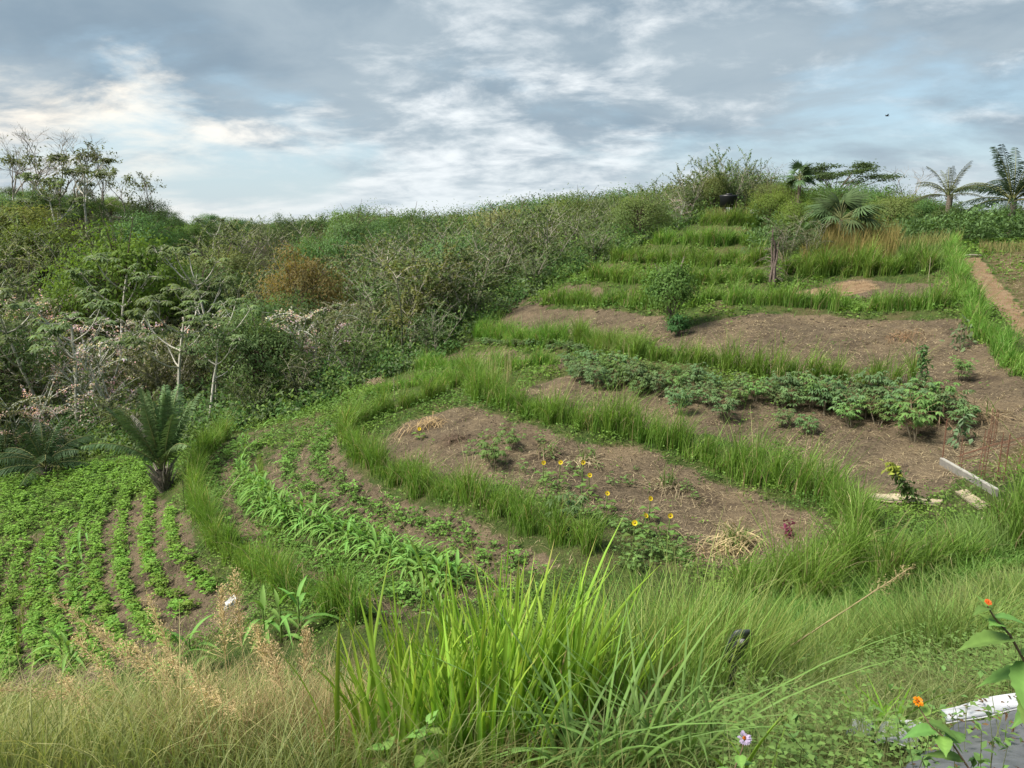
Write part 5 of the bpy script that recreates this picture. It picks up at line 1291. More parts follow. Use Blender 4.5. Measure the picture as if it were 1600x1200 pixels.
# curved pale board, short board, concrete kerb
cor = [at(1347, 783), at(1466, 793), at(1473, 786), at(1366, 774)]
sheet('curved_board', [up(c, 0.06) for c in cor], (0.36, 0.30, 0.21), 0.03, M_WOOD, 'long warped pale wooden board lying on the soil at the right', 'board', 861, 0.018, 14, 3)
cor = [at(1491, 773), at(1526, 800), at(1545, 795), at(1508, 769)]
sheet('short_board', [up(c, 0.06) for c in cor], (0.33, 0.28, 0.19), 0.03, M_WOOD, 'short pale board half in the grass right of the warped one', 'board', 862, 0.008, 6, 3)
A_, B_ = at(1470, 726), at(1556, 776); A_ = A_ + UP * .0; 
d = nrm((B_ - A_) * np.array((1, 1, 0))); pn = np.array((-d[1], d[0], 0)); pn = pn if pn[1] > 0 else -pn
t = empty('concrete_kerb', A_); tag(t, 'grey concrete kerb with a white top edge slanting through the soil beside the rusty rods', 'kerb')
Lk = float(np.hypot(*(B_ - A_)[:2])); ez = B_[2] - A_[2]
def prism(p0, p1, wdt, z0, z1):
    V = []
    for p in (p0, p1):
        for s in (-1, 1):
            for zz in (z0, z1): V.append(np.array(p) + pn * s * wdt / 2 + UP * zz)
    return np.array(V), np.array([(0, 1, 3, 2), (4, 6, 7, 5), (0, 4, 5, 1), (2, 3, 7, 6), (1, 5, 7, 3), (0, 2, 6, 4)])
e1 = np.array((B_ - A_)); mb = MB(); mb.add(*prism((0, 0, 0), e1, 0.065, -0.15, 0.13), (0.19, 0.18, 0.165)); mb.build('kerb_body', M_CONC, t, False)
mb = MB(); mb.add(*prism(e1 * 0.003, e1 * 0.997, 0.070, 0.132, 0.152), (0.36, 0.345, 0.31)); mb.build('white_edge', M_CONC, t, False)
# rusty reinforcement rods
def cage(u, v, h, nb, label, s=0.11, lean=(0, 0), Y=None):
    x, y, z = at(u, v); t = empty('rebar_cage', (x, y, z), _rb.uniform(0, 1.5)); tag(t, label, 'rebar')
    spots = [(-s / 2, -s / 2), (s / 2, s / 2), (s / 2, -s / 2), (-s / 2, s / 2)][:nb]
    for sx_, sy_ in spots:
        mb = MB(); mb.add(*tube(arc((sx_, sy_, -.15), (lean[0], lean[1], 1), h + .15 + _rb.uniform(-.06, .1), (0, 0, 0), 5), 0.0075, 6), (0.15, 0.075, 0.05)); mb.build('rod', M_RUST, t)
    if nb >= 3:
        for k in range(4):
            zz = h * (0.15 + 0.22 * k); l_ = np.array((lean[0], lean[1], 0)) * zz; mb = MB()
            mb.add(*tube(np.array([(-s / 2, -s / 2, zz), (s / 2, -s / 2, zz), (s / 2, s / 2, zz), (-s / 2, s / 2, zz), (-s / 2, -s / 2 + .005, zz)]) * 1.06 + l_, 0.004, 4), (0.16, 0.085, 0.055)); mb.build('stirrup', M_RUST, t)
cage(1531, 752, 1.0, 4, 'tallest rusty rebar cage standing beside the end of the concrete kerb', 0.07, (0.05, 0))
cage(1549, 696, 0.75, 4, 'rusty rebar cage farthest back on the soil', 0.09)
cage(1563, 750, 0.85, 4, 'rusty rebar cage right of the tallest one, in the grass', 0.11, (0.03, 0))
cage(1472, 722, 0.92, 2, 'pair of thin rusty rods at the upper end of the concrete kerb', 0.05)
cage(1500, 730, 0.55, 2, 'short pair of rusty rods behind the middle of the kerb', 0.05, (0.06, 0))
cage(1588, 742, 0.7, 2, 'leaning rusty rods nearest the right edge', 0.08, (0.25, 0))
A_, B_ = at(1503, 722), at(1612, 700); t = empty('rebar_bundle', A_); tag(t, 'long rusty rods lying low across the soil behind the standing cages', 'rebar')
for k in range(3):
    o_ = np.array((0, 0.1 * k, 0.05 + 0.07 * (k % 2))); mb = MB(); mb.add(*tube(np.array([o_, (B_ - A_) * .5 + o_ + UP * .1, (B_ - A_) + o_ + UP * .12]), 0.008, 6), (0.16, 0.085, 0.055)); mb.build('rod', M_RUST, t)
# white stick across the path top, leaning cane, black pole
A_, B_ = at(1496, 402), at(1535, 401); mb = MB(); mb.add(*tube(np.array([up(A_, .05), up((A_ + B_) / 2, .09), up(B_, .05)]), 0.035, 6), (0.45, 0.40, 0.33)); tag(mb.build('pale_stick', M_WOOD), 'pale stick lying across the top of the earth path', 'stick')
x, y, z = at(342, 786); mb = MB(); mb.add(*tube(np.array([(x, y, z), (x + .25, y + .2, z + .35), (x + .52, y + .4, z + .72)]), 0.012, 5), (0.34, 0.29, 0.18)); tag(mb.build('leaning_cane', M_WOOD), 'dry tan cane leaning over the weeds right of the young palm', 'cane')
x, y, z = at(289, 800); mb = MB(); mb.add(*tube(np.array([(x, y, z - .1), (x, y, z + .5), (x + .02, y, z + 1.0)]), 0.014, 5), (0.04, 0.035, 0.03)); tag(mb.build('dark_stake', M_WOOD), 'thin dark stake at the edge of the bean field below the young palm', 'stake')
for u, v, h, lb in ((616, 627, 0.9, 'thin pale stake standing in the upper bend above the U-shaped hedge'), (1062, 478, 0.5, 'short pale stake beside the lone small tree'), (815, 522, 0.9, 'thin pale stake on the low bare strip near the thicket'), (1450, 440, 1.0, 'thin pale stake in front of the weeds on the ridge')):
    x, y, z = at(u, v); mb = MB(); mb.add(*tube(np.array([(x, y, z - .1), (x + .01, y, z + h * .5), (x, y, z + h)]), 0.013, 5), (0.30, 0.26, 0.18)); tag(mb.build('stake', M_WOOD), lb, 'stake')
# bird
w = pix_at(1386, 181, 70); t = empty('bird', w); tag(t, 'tiny dark bird flying in the sky at the upper right', 'bird')
mb = MB(); mb.add(*tube(np.array([(-.16, 0, 0), (-.08, 0, .0), (0.02, 0, .01), (.12, 0, .0), (.2, 0, 0)]), np.array((.01, .045, .055, .035, .012)), 8), (0.03, 0.03, 0.03)); mb.build('body', M_BARK, t)
for s in (-1, 1):
    mb = MB(); mb.add([(-.06, 0, .02), (.08, 0, .02), (.03, s * .3, .13), (-.07, s * .28, .12)], [(0, 1, 2, 3)], (0.03, 0.03, 0.03)); mb.add([(-.06, 0, .012), (.08, 0, .012), (.03, s * .3, .122), (-.07, s * .28, .112)], [(3, 2, 1, 0)], (0.03, 0.03, 0.03)); mb.build('wing', M_BARK, t)
# crumpled white bag
x, y, z = at(363, 966); rng = np.random.default_rng(871); th = np.linspace(0, 6.283, 14, endpoint=False); ph = np.linspace(-1.45, 1.45, 9)
V = np.array([[math.cos(p) * math.cos(a), math.cos(p) * math.sin(a), math.sin(p)] for p in ph for a in th]); V = 0.85 * V * (1 + 0.28 * rng.normal(0, 1, (len(V), 1))) * np.array((0.13, 0.11, 0.15)); V[:, 0] += V[:, 2] * 0.5
F = [(j * 14 + i, j * 14 + (i + 1) % 14, (j + 1) * 14 + (i + 1) % 14, (j + 1) * 14 + i) for j in range(8) for i in range(14)]
mb = MB(); mb.add(V + np.array((x, y, z + .34)), F, (0.48, 0.49, 0.50)); o = mb.build('plastic_bag', M_SHEET, None, False); tag(o, 'crumpled white plastic bag caught on stalks at the end of the bean field', 'plastic bag')

# ================================================================ foreground bank
def clump(name, x, y, n, r, h, w, c0, c1, lean, droop, label, cat, seed, S=5, group=None, mat=None, dirn=None, tipmix=None, twist=None):
    rng = np.random.default_rng(seed); xy = np.c_[x, y] + rng.normal(0, 1, (n, 2)).clip(-1.7, 1.7) * r
    hh = h * np.clip(rng.normal(0.85, 0.24, n), 0.3, 1.3); az = rng.uniform(0, 6.28, n)
    out = np.arctan2(xy[:, 1] - y, xy[:, 0] - x); az = np.where(rng.uniform(0, 1, n) < 0.55, out, az)
    if dirn is not None: az = np.arctan2(np.sin(az) + dirn[1], np.cos(az) + dirn[0])
    k = rng.uniform(0, 1, (n, 1)); b = np.array(c0) * np.ones((n, 1)); tcol = np.array(c1) * (1 - k) + np.array(tipmix if tipmix is not None else c1) * k
    bf = blades_fold if name in ('broad_grass', 'strap_grass') else blades; kw = {} if bf is blades_fold else dict(tipw=0.05, twist=twist, vary=0.34)
    mb = MB(); mb.add(*bf(on_ground(xy, -.03), hh, az, np.abs(rng.normal(lean, lean * .5, n)), w * rng.uniform(0.6, 1.3, n), rng, b, tcol, S=S, droop=np.abs(rng.normal(droop, droop * .7, n)), **kw))
    return tag(mb.build(name, mat or M_GRASS), label, cat, group)
def bank(u, Y): return pix_at(u, 1100, Y)[0], Y
BG = (0.115, 0.21, 0.030); BT = (0.19, 0.33, 0.035); BY = (0.30, 0.38, 0.055)
# broad-bladed bright clumps in the middle
for i, (u, Y, n, h, lb) in enumerate(((800, 3.7, 120, 1.18, 'tallest bright yellow-green broad-bladed grass clump in the middle foreground'), (690, 3.6, 95, 0.98, 'bright broad-bladed grass clump just left of the tallest one'), (632, 3.35, 50, 0.85, 'sparser bright broad-bladed clump at the left of the three'), (880, 3.75, 70, 0.95, 'bright broad-bladed clump at the right of the tallest one, with some yellow blades'), (750, 3.2, 70, 0.75, 'low leafy bright clump in front of the tallest one'))):
    x, y = bank(u, Y); cl_ = clump('broad_grass', x, y, int(n * 1.7), 0.19, h * 0.92, 0.024, BG, BT, 0.24, 0.09, lb, 'grass clump', 900 + i, 6, 'bright broad-bladed grass clumps', tipmix=BY)
    db = clump('dead_blades', x, y + .03, 100, 0.18, h * 0.5, 0.015, (0.25, 0.18, 0.09), (0.36, 0.26, 0.13), 0.6, 0.35, 'withered tan blades', 'x', 920 + i, 5, None, M_DRY); del db['category']; db.parent = cl_
# fine pale clump
for i, (u, Y, n, h, lb) in enumerate(((985, 4.6, 1300, 0.98, 'large fine-bladed pale green grass clump right of the bright broad blades'), (1080, 4.9, 1300, 1.0, 'fine-bladed grass clump beside the dark plastic slab'), (910, 4.9, 900, 0.9, 'smaller fine-bladed clump behind the bright broad blades'), (1040, 4.3, 900, 0.85, 'fine-bladed clump in front, between the two largest fine ones'), (1130, 5.6, 900, 0.9, 'fine-bladed clump behind the dark plastic slab'))):
    x, y = bank(u, Y); clump('fine_grass', x, y, int(n * 0.8), 0.25, h * 1.1, 0.0088, (0.12, 0.22, 0.04), (0.17, 0.33, 0.06), 0.30, 0.14, lb, 'grass clump', 940 + i, 6, 'fine-bladed grass clumps', tipmix=(0.32, 0.33, 0.12))
# tussocks over the right bank, below the tall hedge
rng = np.random.default_rng(980)
for i in range(26):
    u = 930 + 27 * i + rng.uniform(-10, 10); Y = rng.uniform(4.6, 7.2) if u < 1250 else rng.uniform(5.5, 8.2); x, y = bank(u, Y)
    clump('grass_tussock', x, y, 420, 0.19, rng.uniform(.45, .78), 0.008, (0.11, 0.18, 0.042), (0.13, 0.25, 0.05), 0.42, 0.22, 'green grass tussock on the bank below the tall foreground hedge', 'grass clump', 981 + i, 5, 'grass tussocks on the right bank', tipmix=(0.30, 0.32, 0.11))
# strap leaves low right of centre
for i, (u, Y, lb, h) in enumerate(((1010, 2.9, 'arching blue-green strap-leaved clump at the bottom edge', 0.75), (1075, 3.0, 'second strap-leaved clump at the bottom edge, right of the first', 0.7), (930, 2.75, 'strap-leaved clump leaning left at the bottom edge', 0.6))):
    x, y = bank(u, Y); clump('strap_grass', x, y, 60, 0.10, h, 0.017, (0.10, 0.17, 0.042), (0.15, 0.245, 0.065), 0.75, 0.45, lb, 'grass clump', 950 + i, 7, 'strap-leaved clumps at the bottom edge')
# low spiky plants in the right foreground
for i, (u, Y, h, lb) in enumerate(((1375, 3.3, 0.36, 'spiky rosette of short broad blades in the right foreground weeds'), (1180, 2.5, 0.5, 'pair of long bright blades crossing the bottom right weeds'))):
    x, y = bank(u, Y); clump('spiky_plant', x, y, 26 if i == 0 else 9, 0.05, h, 0.02, BG, BT, 0.5, 0.1, lb, 'grass clump', 960 + i, 6)
# bank turf of middle height over the whole bank: one uncountable mass
def bank_turf(name, poly, n, h, w, c0, c1, tip, lean, droop, label, seed, mat=None, S=4, kind='stuff', dirn=None):
    rng = np.random.default_rng(seed); a = np.array(poly, dtype=float)
    xy = rng.uniform(a.min(0), a.max(0), (n * 4, 2)); xy = xy[inpoly([tuple(p) for p in poly], xy[:, 0], xy[:, 1])][:n]; n = len(xy)
    f = wobble(xy[:, 0], xy[:, 1], 1.7, seed); hh = h * rng.uniform(0.45, 1.15, n) * (1 + 0.35 * f).clip(0.3, 1.6)
    az = rng.uniform(0, 6.28, n); ph = wobble(xy[:, 0], xy[:, 1], 1.0, seed + 3) * 3
    dx, dy = np.cos(az) + .6 * np.cos(ph), np.sin(az) + .6 * np.sin(ph)
    if dirn is not None: dx, dy = dx + dirn[0], dy + dirn[1]
    k = rng.uniform(0, 1, (n, 1)); tc = np.array(c1) * (1 - k) + np.array(tip) * k
    Yd = xy[:, 1]
    mb = MB(); mb.add(*blades(on_ground(xy, -.03), hh, np.arctan2(dy, dx), np.abs(rng.normal(lean, lean * .5, n)), w * np.clip(Yd / 5, .7, 2.4) * rng.uniform(.7, 1.3, n), rng, np.array(c0), tc, S=S, droop=np.abs(rng.normal(droop, droop * .6, n))))
    return tag(mb.build(name, mat or M_GRASS), label, 'grass', kind=kind)
bank_turf('bank_grass', [(-7.5,8),(-3,7.8),(0.2,5),(0.2,9.6),(-1.5,10.5),(-5,10.8),(-8,10.5)], 15000, 0.36, 0.008, (0.10, 0.16, 0.04), (0.11, 0.18, 0.045), (0.18, 0.24, 0.07), 0.55, 0.25, 'green grass on the bank below the dry grass', 970)
bank_turf('bank_grass', [(0.2,4.6),(2.6,6.4),(5.2,8.9),(7.5,9.6),(8.6,10.2),(6.5,10.0),(4.6,10.4),(2.5,10.2),(0.2,9.4)], 32000, 0.42, 0.0075, (0.10, 0.185, 0.042), (0.105, 0.22, 0.042), (0.20, 0.32, 0.08), 0.5, 0.28, 'rank green grass running up the right side of the bank', 971)
bank_turf('bank_grass', [(5.0,9.2),(8.5,10.2),(10.2,11.6),(10.2,13.2),(8.4,12.2),(7.0,11.0),(5.0,10.8)], 9000, 0.5, 0.0075, (0.12, 0.17, 0.045), (0.11, 0.185, 0.045), (0.19, 0.26, 0.07), 0.5, 0.28, 'tall green grass at the right edge behind the foreground', 972)
bank_turf('bank_grass', wpoly([(1300,800),(1335,800),(1375,850),(1345,910),(1250,905),(1315,850)]), 3000, 0.45, 0.0075, (0.12, 0.17, 0.045), (0.12, 0.20, 0.045), (0.21, 0.28, 0.07), 0.55, 0.3, 'bright grass linking the long hedge to the foreground', 973)
bank_turf('low_bank_grass', [(0.6,2.2),(3.4,3.6),(5.4,6.2),(7.4,9.2),(4.8,8.8),(2.4,6.2),(0.5,4.0)], 26000, 0.30, 0.0045, (0.12, 0.15, 0.05), (0.13, 0.21, 0.055), (0.34, 0.33, 0.15), 0.7, 0.3, 'short mixed grass and weeds in the right foreground', 974, S=3)
bank_turf('dry_bank_grass', [(-5.2,6.6),(-4.2,4.3),(-2.6,3.1),(-0.9,2.9),(-0.7,4.0),(-1.0,6.4),(-3.2,7.2)], 12500, 0.52, 0.0068, (0.14, 0.18, 0.055), (0.17, 0.22, 0.06), (0.46, 0.40, 0.20), 0.5, 0.28, 'fine dry and olive grass in the left foreground', 975, M_GRASS, 5, dirn=(-.2, 0))
bank_turf('brown_bank_grass', [(-2.6,4.9),(-1.7,3.3),(-0.7,3.1),(-0.7,4.3),(-1.2,5.4)], 3000, 0.60, 0.0048, (0.20, 0.17, 0.07), (0.30, 0.20, 0.10), (0.46, 0.34, 0.2), 0.5, 0.22, 'reddish-brown dry grass left of the bright broad blades', 976, M_DRY, 5, dirn=(-.3, 0))
bank_turf('left_bank_grass', [(-6.2,8.4),(-5.2,6.0),(-3,6.6),(-1.2,6.0),(-0.6,8),(-3,8.6)], 9000, 0.34, 0.007, (0.12, 0.17, 0.045), (0.13, 0.19, 0.05), (0.22, 0.26, 0.08), 0.5, 0.25, 'mixed green grass between the dry grass and the beans', 977)
bank_turf('centre_bank_grass', [(-1.2,2.4),(1.2,2.4),(1.7,4.4),(0.9,5.6),(-0.9,4.9)], 8000, 0.34, 0.006, (0.12, 0.15, 0.045), (0.12, 0.19, 0.05), (0.26, 0.27, 0.1), 0.6, 0.3, 'green and tan grass round the foot of the bright clumps', 978)
bank_turf('side_grass', [(5.2,4.2),(14,5),(15,12.5),(9.8,11.8),(7.6,9.2),(5.6,6.4)], 15000, 0.30, 0.008, (0.12, 0.17, 0.045), (0.13, 0.20, 0.05), (0.26, 0.27, 0.11), 0.6, 0.28, 'rough green grass on the slope right of the foreground bank', 979, S=3)
# dry feathery stalks leaning out of the left foreground
def plume_stalk(base, tip, label, seed, plume=0.5, col=(0.44, 0.33, 0.18), r=0.0032, nb=60, group='dry feathery grass stalks in the left foreground', name='dry_stalk', sag=0.04):
    rng = np.random.default_rng(seed); base = np.array(base); tip = np.array(tip); L = np.linalg.norm(tip - base); t_ = np.linspace(0, 1, 9)[:, None]
    pts = base * (1 - t_) + tip * t_ + UP * (sag * L * 4 * t_ * (1 - t_)); o = empty(name, base); tag(o, label, 'dry stalk', group)
    mb = MB(); mb.add(*tube(pts - base, np.linspace(r, r * .45, 9), 5), col); mb.build('stem', M_DRY, o)
    tt = rng.uniform(1 - plume, 1, nb) * 8; i = np.minimum(tt.astype(int), 7); p = pts[i] + (pts[i + 1] - pts[i]) * (tt - i)[:, None] - base
    T = nrm(tip - base); D = T * 0.8 + rng.normal(0, .42, (nb, 3)); L2 = rng.uniform(.05, .15, nb) * (1.15 - (tt / 8 - (1 - plume)) / plume * .7)
    mb = MB(); mb.add(*strips(p, D, L2, 0.0035, rng.uniform(.1, .5, nb), rng, np.array(col) * 1.0, np.array(col) * 1.25, S=3))
    e = p + nrm(D) * L2[:, None] * .7; e2 = np.repeat(e, 3, 0) + rng.normal(0, .012, (nb * 3, 3)); mb.add(*leaves(e2, rdir(rng, nb * 3) + T, .022, .006, rng, np.array(col) * 1.1, .25)); mb.build('plume', M_DRY, o)
def px3(u, v, Y): return pix_at(u, v, Y)
for i, (ub, vb, Yb, ut, vt, Yt, lb) in enumerate((
 (300,1130,4.2, 85,938,4.6,'dry feathery stalk with the plume reaching farthest up left'), (330,1140,4.0, 150,985,4.3,'dry plumed stalk under the farthest-reaching one'), (310,1150,4.1, 232,935,4.5,'thin plumed stalk rising left of the white bag'), (390,1120,4.2, 366,900,4.4,'upright dry stalk passing in front of the white bag'),
 (360,1130,4.2, 345,925,4.5,'short-plumed dry stalk just left of the white bag'), (440,1110,4.0, 400,985,4.2,'dry stalk with drooping plume below the white bag'), (280,1120,4.2, -10,1078,4.0,'dry stalk lying out flat toward the left edge'), (420,1160,3.7, 260,1030,4.1,'tangled dry stalk in the middle of the brown grass'),
 (460,1150,3.6, 420,1010,3.9,'brown stalk left of the bright clumps'), (350,1150,3.8, 205,1010,4.2,'dry plumed stalk crossing the tangle low on the left'), (250,1170,3.9, 120,1000,4.3,'pale plumed stalk left of the tangle'), (480,1190,3.2, 300,1075,3.6,'thick dry stem lying across the brown grass'), (200,1190,3.8, 100,1060,4.1,'short feathery stalk low on the left'), (470,1140,3.9, 480,990,4.2,'upright brown stalk nearest the bright clumps'))):
    plume_stalk(px3(ub, vb, Yb), px3(ut, vt, Yt), lb, 1000 + i, 0.55, nb=110)
b_ = px3(1235, 1010, 5.2); plume_stalk(b_, px3(1424, 886, 6.4), 'single long dry reed with a brush-like tip slanting up right across the grass', 1030, 0.38, (0.42, 0.32, 0.18), 0.008, 60, None, 'leaning_reed', 0.0)
# dark plastic slab standing in the grass
w = pix_at(1156, 1012, 4.25); zz = float(H(w[0], w[1])); t = MB()
rng = np.random.default_rng(1040); th = np.linspace(0, 2 * math.pi, 25)[:-1]
prof = [(0.078 * np.sign(math.cos(a)) * abs(math.cos(a)) ** .6, 0.125 * np.sign(math.sin(a)) * abs(math.sin(a)) ** .75) for a in th]
f = np.array([(x_, 0.35 * x_ * x_ / .078, z_) for x_, z_ in prof]); bk = f + np.array((0, .014, 0)); cf = np.array((0, 0, 0)); n = 24
V = np.r_[f, bk, f * .5 + np.array((0, 0.004, 0)), bk * .5]; F = []
for i in range(n):
    j = (i + 1) % n; F += [(i, j, j + n, i + n), (j, i, i + 2 * n, j + 2 * n), (i + n, j + n, j + 3 * n, i + 3 * n)]
for b0 in (2 * n, 3 * n):
    F += [(b0 + i, b0 + i + 1, b0 + n - 2 - i, b0 + n - 1 - i) for i in range(0, n // 2 - 1)]
rot = np.array(Euler((0.2, 0.22, 0.35)).to_matrix()); t.add(V @ rot.T + w + np.array((0, 0, .0)), F, (0.05, 0.056, 0.06))
st = np.array([w + rot @ np.array((0, .01, -.11)), (w[0], w[1] + .02, zz - .05)]); t.add(*tube(np.array([st[0], st.mean(0), st[1]]), .02, 6), (0.035, 0.04, 0.042))
tag(t.build('plastic_slab', M_PLAST, None, True), 'dark grey rounded plastic slab standing upright in the foreground grass', 'slab')
# grey tarpaulin with white border at the bottom right
c0, c1, c2, c3 = px3(1395, 1215, 2.15), px3(1720, 1235, 1.95), px3(1700, 1085, 2.75), px3(1500, 1128, 2.75)
lift = 0.0
sh = sheet('tarpaulin', [c0, c1, c2, c3], (0.105, 0.11, 0.118), 0.006, M_SHEET, None, None, 1050, 0.008, 16, 12)
root = empty('grey_tarpaulin', (c0 + c2) / 2); tag(root, 'grey plastic tarpaulin with a crinkled white border in the bottom right corner', 'tarpaulin')
sh.name = 'sheet'; sh.parent = root; sh.matrix_parent_inverse = Matrix.Translation(-Vector((c0 + c2) / 2))
e0, e1_, e2, e3 = px3(1478, 1128, 2.74), px3(1700, 1086, 2.74), px3(1695, 1062, 2.86), px3(1470, 1106, 2.86)
bd = sheet('white_border', [e0, e1_, e2, e3], (0.38, 0.39, 0.41), 0.008, M_SHEET, None, None, 1051, 0.005, 40, 6); bd.parent = root; bd.matrix_parent_inverse = Matrix.Translation(-Vector((c0 + c2) / 2))
sheet('white_plastic', [up(at(1362, 1192, 1.5), .10), up(at(1428, 1198, 1.5), .10), up(at(1436, 1158, 1.5), .09), up(at(1380, 1150, 1.5), .09)], (0.33, 0.34, 0.36), 0.006, M_SHEET, 'torn white plastic scrap half hidden in weeds left of the tarpaulin', 'plastic scrap', 1052, 0.005)
sheet('white_plastic', [up(at(1318, 1178, 1.5), .09), up(at(1356, 1182, 1.5), .09), up(at(1362, 1152, 1.5), .09), up(at(1330, 1146, 1.5), .09)], (0.30, 0.31, 0.33), 0.006, M_SHEET, 'smaller white plastic scrap farther left among the weeds', 'plastic scrap', 1053, 0.005)
a_, b_ = up(at(1500, 1076, 1.5), .03), up(at(1560, 1052, 1.5), .03); mb = MB(); mb.add(*tube(np.array([a_, a_ + (b_ - a_) * .01, (a_ + b_) / 2 + UP * .01, b_ - (b_ - a_) * .01, b_]), np.array((.002, .024, .026, .02, .002)), 9), (0.07, 0.055, 0.045)); tag(mb.build('log', M_BARK), 'short brown log lying in the weeds above the tarpaulin', 'log')
# leafy herbs with real leaves
def big_leaf_mesh(name, L, Wd, col, seed, mat=None, curl=0.25, serr=0.06):
    rng = np.random.default_rng(seed); S = 14; t = np.linspace(0, 1, S + 1)
    w = Wd * np.sin(np.pi * np.clip(t, 0, 1) ** 0.72) * (1 - .25 * t) * (1 + serr * np.where(np.arange(S + 1) % 2, 1, -1)); w[0] = w[-1] = 0.002
    x = L * t; z = -curl * L * t ** 2; cols = []; V = []
    for k in range(S + 1):
        for sgn in (-1, -.5, 0, .5, 1): V.append((x[k] - 0.10 * abs(sgn) * L * (1 if 0 < k < S else 0) * .4, sgn * w[k] / 2, z[k] + 0.12 * abs(sgn) * w[k] + 0.012 * L * math.sin(k * 1.7) * abs(sgn))); cols.append(np.array(col) * (1.18 if sgn == 0 else 1.0) * rng.uniform(.9, 1.1))
    F = [(k * 5 + j, k * 5 + j + 1, k * 5 + j + 6, k * 5 + j + 5) for k in range(S) for j in range(4)]
    mb = MB(); mb.add(V, F, np.array(cols)); return mb.mesh(name, mat or M_LEAF)
LB = [big_leaf_mesh('leaf', 0.15, 0.085, (0.105, 0.21, 0.05), 1060), big_leaf_mesh('leaf', 0.12, 0.075, (0.085, 0.18, 0.045), 1061, None, .4), big_leaf_mesh('leaf', 0.10, 0.07, (0.125, 0.24, 0.055), 1062, None, .1)]
def flower_head(name, parent, c, r, col, n, seed, nrm_=(0, -.6, .8), cc=(0.5, 0.12, 0.01)):
    rng = np.random.default_rng(seed); N_ = nrm(np.array(nrm_, dtype=float)); A = nrm(np.cross(N_, UP + .01)); B = np.cross(N_, A); mb = MB()
    for ring, (rr, el) in enumerate(((.25, .9), (.55, .5), (.8, .1))):
        m = int(n * rr); th = rng.uniform(0, 6.28, m); D = A[None] * np.cos(th)[:, None] + B[None] * np.sin(th)[:, None]
        mb.add(*leaves(np.array(c) + D * r * rr * .5, D + N_ * el, r * .62, r * .38, rng, col, .15, Nn=np.repeat(N_[None], m, 0), droop=.05))
    mb.add(*tube(np.array([c - N_ * r * .5, np.array(c), c + N_ * r * .25]), np.array((.1, .3, .12)) * r, 8), cc)
    return mb.build(name, M_PETAL, parent)
def herb(path, leafset, label, cat, seed, r=.004, flower=None, scol=(0.16, 0.11, 0.07), name='leafy_herb'):
    path = np.array(path); o = empty(name, path[0]); tag(o, label, cat); mb = MB()
    mb.add(*tube(path - path[0], np.linspace(r, r * .5, len(path)), 6), scol); gz_ = float(H(path[0][0], path[0][1])) - path[0][2]
    if gz_ < -0.02: mb.add(*tube(np.array([(0.02, 0.02, gz_ - .03), (0.01, 0.0, gz_ * .5), (0, 0, 0)]), r * 1.1, 6), scol)
    mb.build('stem', M_BARK, o)
    for (k, az, el, i, s) in leafset:
        j = int(k); f_ = k - j; q = path[j] * (1 - f_) + path[min(j + 1, len(path) - 1)] * f_ - path[0]
        link('leaf', LB[i], o, q, (0.15 * math.sin(az * 3), -R(el), R(az)), s)
    if flower: flower_head('flower', o, path[-1] - path[0] + UP * .012, flower[0], flower[1], 26, seed)
    return o
# branching herb reaching in from the right edge
herb([px3(1655,1125,1.75), px3(1610,1050,1.72), px3(1578,992,1.70), px3(1556,968,1.70), px3(1543,948,1.70)], [(1.9,185,5,0,.95),(1.0,170,-10,0,.85),(0.4,200,0,1,1.0),(2.3,150,30,2,.7),(2.7,215,20,2,.6),(3.2,330,20,1,.55),(3.6,120,40,2,.5),(1.3,250,-35,0,.95),(0.7,235,-25,0,1.1),(1.5,340,10,1,.7),(3.9,200,10,1,.4)], 'tall herb with broad toothed leaves reaching in from the right edge', 'herb', 1070, .004, (.009, (0.72, 0.12, 0.03)))
herb([px3(1530,1225,1.9), px3(1490,1165,1.9), px3(1455,1135,1.92), px3(1440,1112,1.95), px3(1434,1102,1.95)], [(.6,160,10,0,.7),(1.2,30,15,1,.7),(1.8,175,0,1,.75),(2.3,320,5,1,.7),(2.7,60,20,2,.5),(.3,340,0,0,.7),(1.5,250,-10,2,.7)], 'low herb bearing a vivid orange flower beside the white tarpaulin border', 'herb', 1071, .003, (.016, (0.80, 0.27, 0.01)))
herb([px3(1140,1230,2.2), px3(1150,1195,2.2), px3(1160,1170,2.2), px3(1163,1158,2.2)], [(.5,150,10,1,.7),(1,20,10,1,.6),(1.6,260,0,2,.6)], 'herb with a pale violet flower at the bottom edge', 'herb', 1072, .003, (.024, (0.42, 0.36, 0.52)))
herb([px3(655,1235,2.9), px3(660,1190,2.9), px3(665,1150,2.9), px3(668,1128,2.9)], [(.5,150,5,1,1.0),(.8,20,5,0,1.0),(1.3,260,0,2,1.0),(1.8,100,15,1,1.0),(2.2,200,5,2,.9),(2.5,330,10,2,.9),(2.9,40,40,2,.7),(1.5,330,0,0,.9)], 'green nettle-like herb in front of the bright broad blades', 'herb', 1073, .005, None, (0.13, 0.13, 0.06))
herb([px3(610,1240,2.9), px3(605,1200,2.9), px3(600,1165,2.9)], [(.5,170,5,1,.9),(.9,10,5,1,.9),(1.3,260,0,2,.9),(1.8,60,25,2,.8),(1.9,200,15,2,.8)], 'smaller nettle-like herb left of the other in front of the bright blades', 'herb', 1074, .004, None, (0.13, 0.13, 0.06))
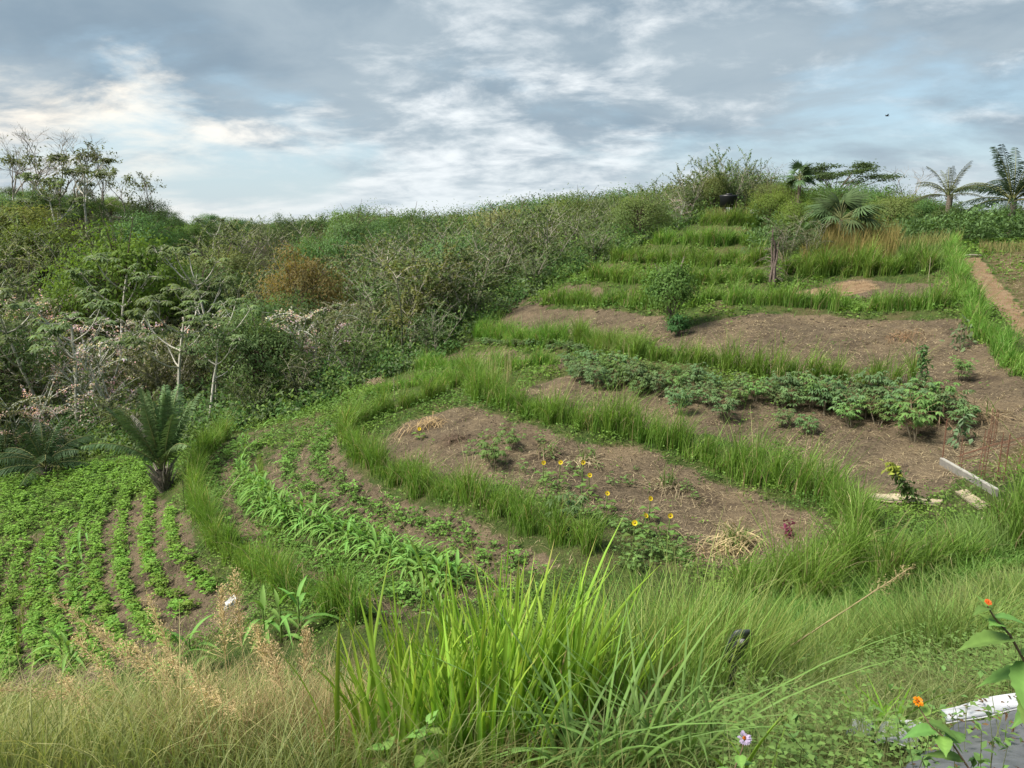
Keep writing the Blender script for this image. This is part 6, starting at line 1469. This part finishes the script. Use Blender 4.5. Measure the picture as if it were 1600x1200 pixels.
# small-leaved weeds in the right foreground
rng = np.random.default_rng(1080); poly = [(0.8,2.0),(3.2,3.0),(5.2,6.2),(7.2,8.8),(4.6,8.4),(2.2,5.8),(0.7,3.6)]; a = np.array(poly, dtype=float)
xy = rng.uniform(a.min(0), a.max(0), (9000, 2)); xy = xy[inpoly(poly, xy[:, 0], xy[:, 1])]; xy = xy[wobble(xy[:, 0], xy[:, 1], 2.2, 1081) > -0.3][:1700]; mb = MB(); n = len(xy)
g0 = on_ground(xy); hh = rng.uniform(.10, .38, n)
for k in range(5):
    q = g0 + UP * (hh * (.35 + .16 * k))[:, None] + rng.normal(0, .03, (n, 3)); az = rng.uniform(0, 6.28, n)
    for s_ in (0, 3.14): mb.add(*leaves(q, np.stack([np.cos(az + s_), np.sin(az + s_), np.full(n, .15)], -1), rng.uniform(.018, .042, n), rng.uniform(.013, .026, n), rng, np.array((0.105, 0.18, 0.048)) * rng.uniform(.75, 1.3, (n, 1)), .15, Nn=np.repeat(UP[None], n, 0)))
mb.add(*blades(g0, hh, rng.uniform(0, 6.28, n), rng.uniform(0, .25, n), .005, rng, (0.13, 0.13, 0.06), (0.12, 0.16, 0.06), S=2, tipw=.5))
tag(mb.build('small_leaved_weeds', M_LEAF), 'small-leaved weeds covering the right foreground', 'weeds', kind='stuff')
# dead leaves and weed sprigs fallen on the tarpaulin and its border
rng = np.random.default_rng(1090); n = 170; a_ = rng.uniform(0, 1, (n, 1)); b_ = rng.beta(1.0, 1.6, (n, 1))
q = (e3 * (1 - a_) + e2 * a_) * (1 - b_) + (c0 * (1 - a_) + c1 * a_) * b_ + np.array((0, 0, .012))
cc = np.where(rng.uniform(0, 1, (n, 1)) < .6, np.array((0.14, 0.085, 0.045)), np.array((0.10, 0.16, 0.045))) * rng.uniform(.6, 1.3, (n, 1))
mb = MB(); mb.add(*leaves(q, rdir(rng, n) * np.array((1, 1, .2)), rng.uniform(.012, .035, n), rng.uniform(.006, .016, n), rng, cc, .2, Nn=np.repeat(UP[None], n, 0) + rng.normal(0, .3, (n, 3))))
tag(mb.build('leaf_litter', M_DRY), 'dead leaves and sprigs fallen on the grey tarpaulin', 'leaves', kind='stuff')
rng = np.random.default_rng(1091); n = 46; mb = MB()
for k in range(n):                    # thin weed stems standing in front of and over the tarpaulin
    x_ = rng.uniform(1.15, 1.75); y_ = rng.uniform(1.75, 2.6); b0 = np.array((x_, y_, float(H(x_, y_)))); hh_ = rng.uniform(.25, .5)
    st = arc(b0, (rng.normal(0, .25), rng.normal(0, .25), 1), hh_, rng.normal(0, .2, 3), 6, rng, .08); mb.add(*tube(st, np.linspace(.0022, .001, 6), 3), (0.12, 0.14, 0.06))
    m = 9; i_ = rng.integers(2, 6, m); mb.add(*leaves(st[i_], rdir(rng, m) + np.array((0, 0, .1)), rng.uniform(.02, .04, m), rng.uniform(.012, .024, m), rng, (0.095, 0.17, 0.05), .3, Nn=np.repeat(UP[None], m, 0)))
tag(mb.build('weed_stems', M_LEAF), 'thin leafy weed stems standing round the tarpaulin', 'weeds', kind='stuff')
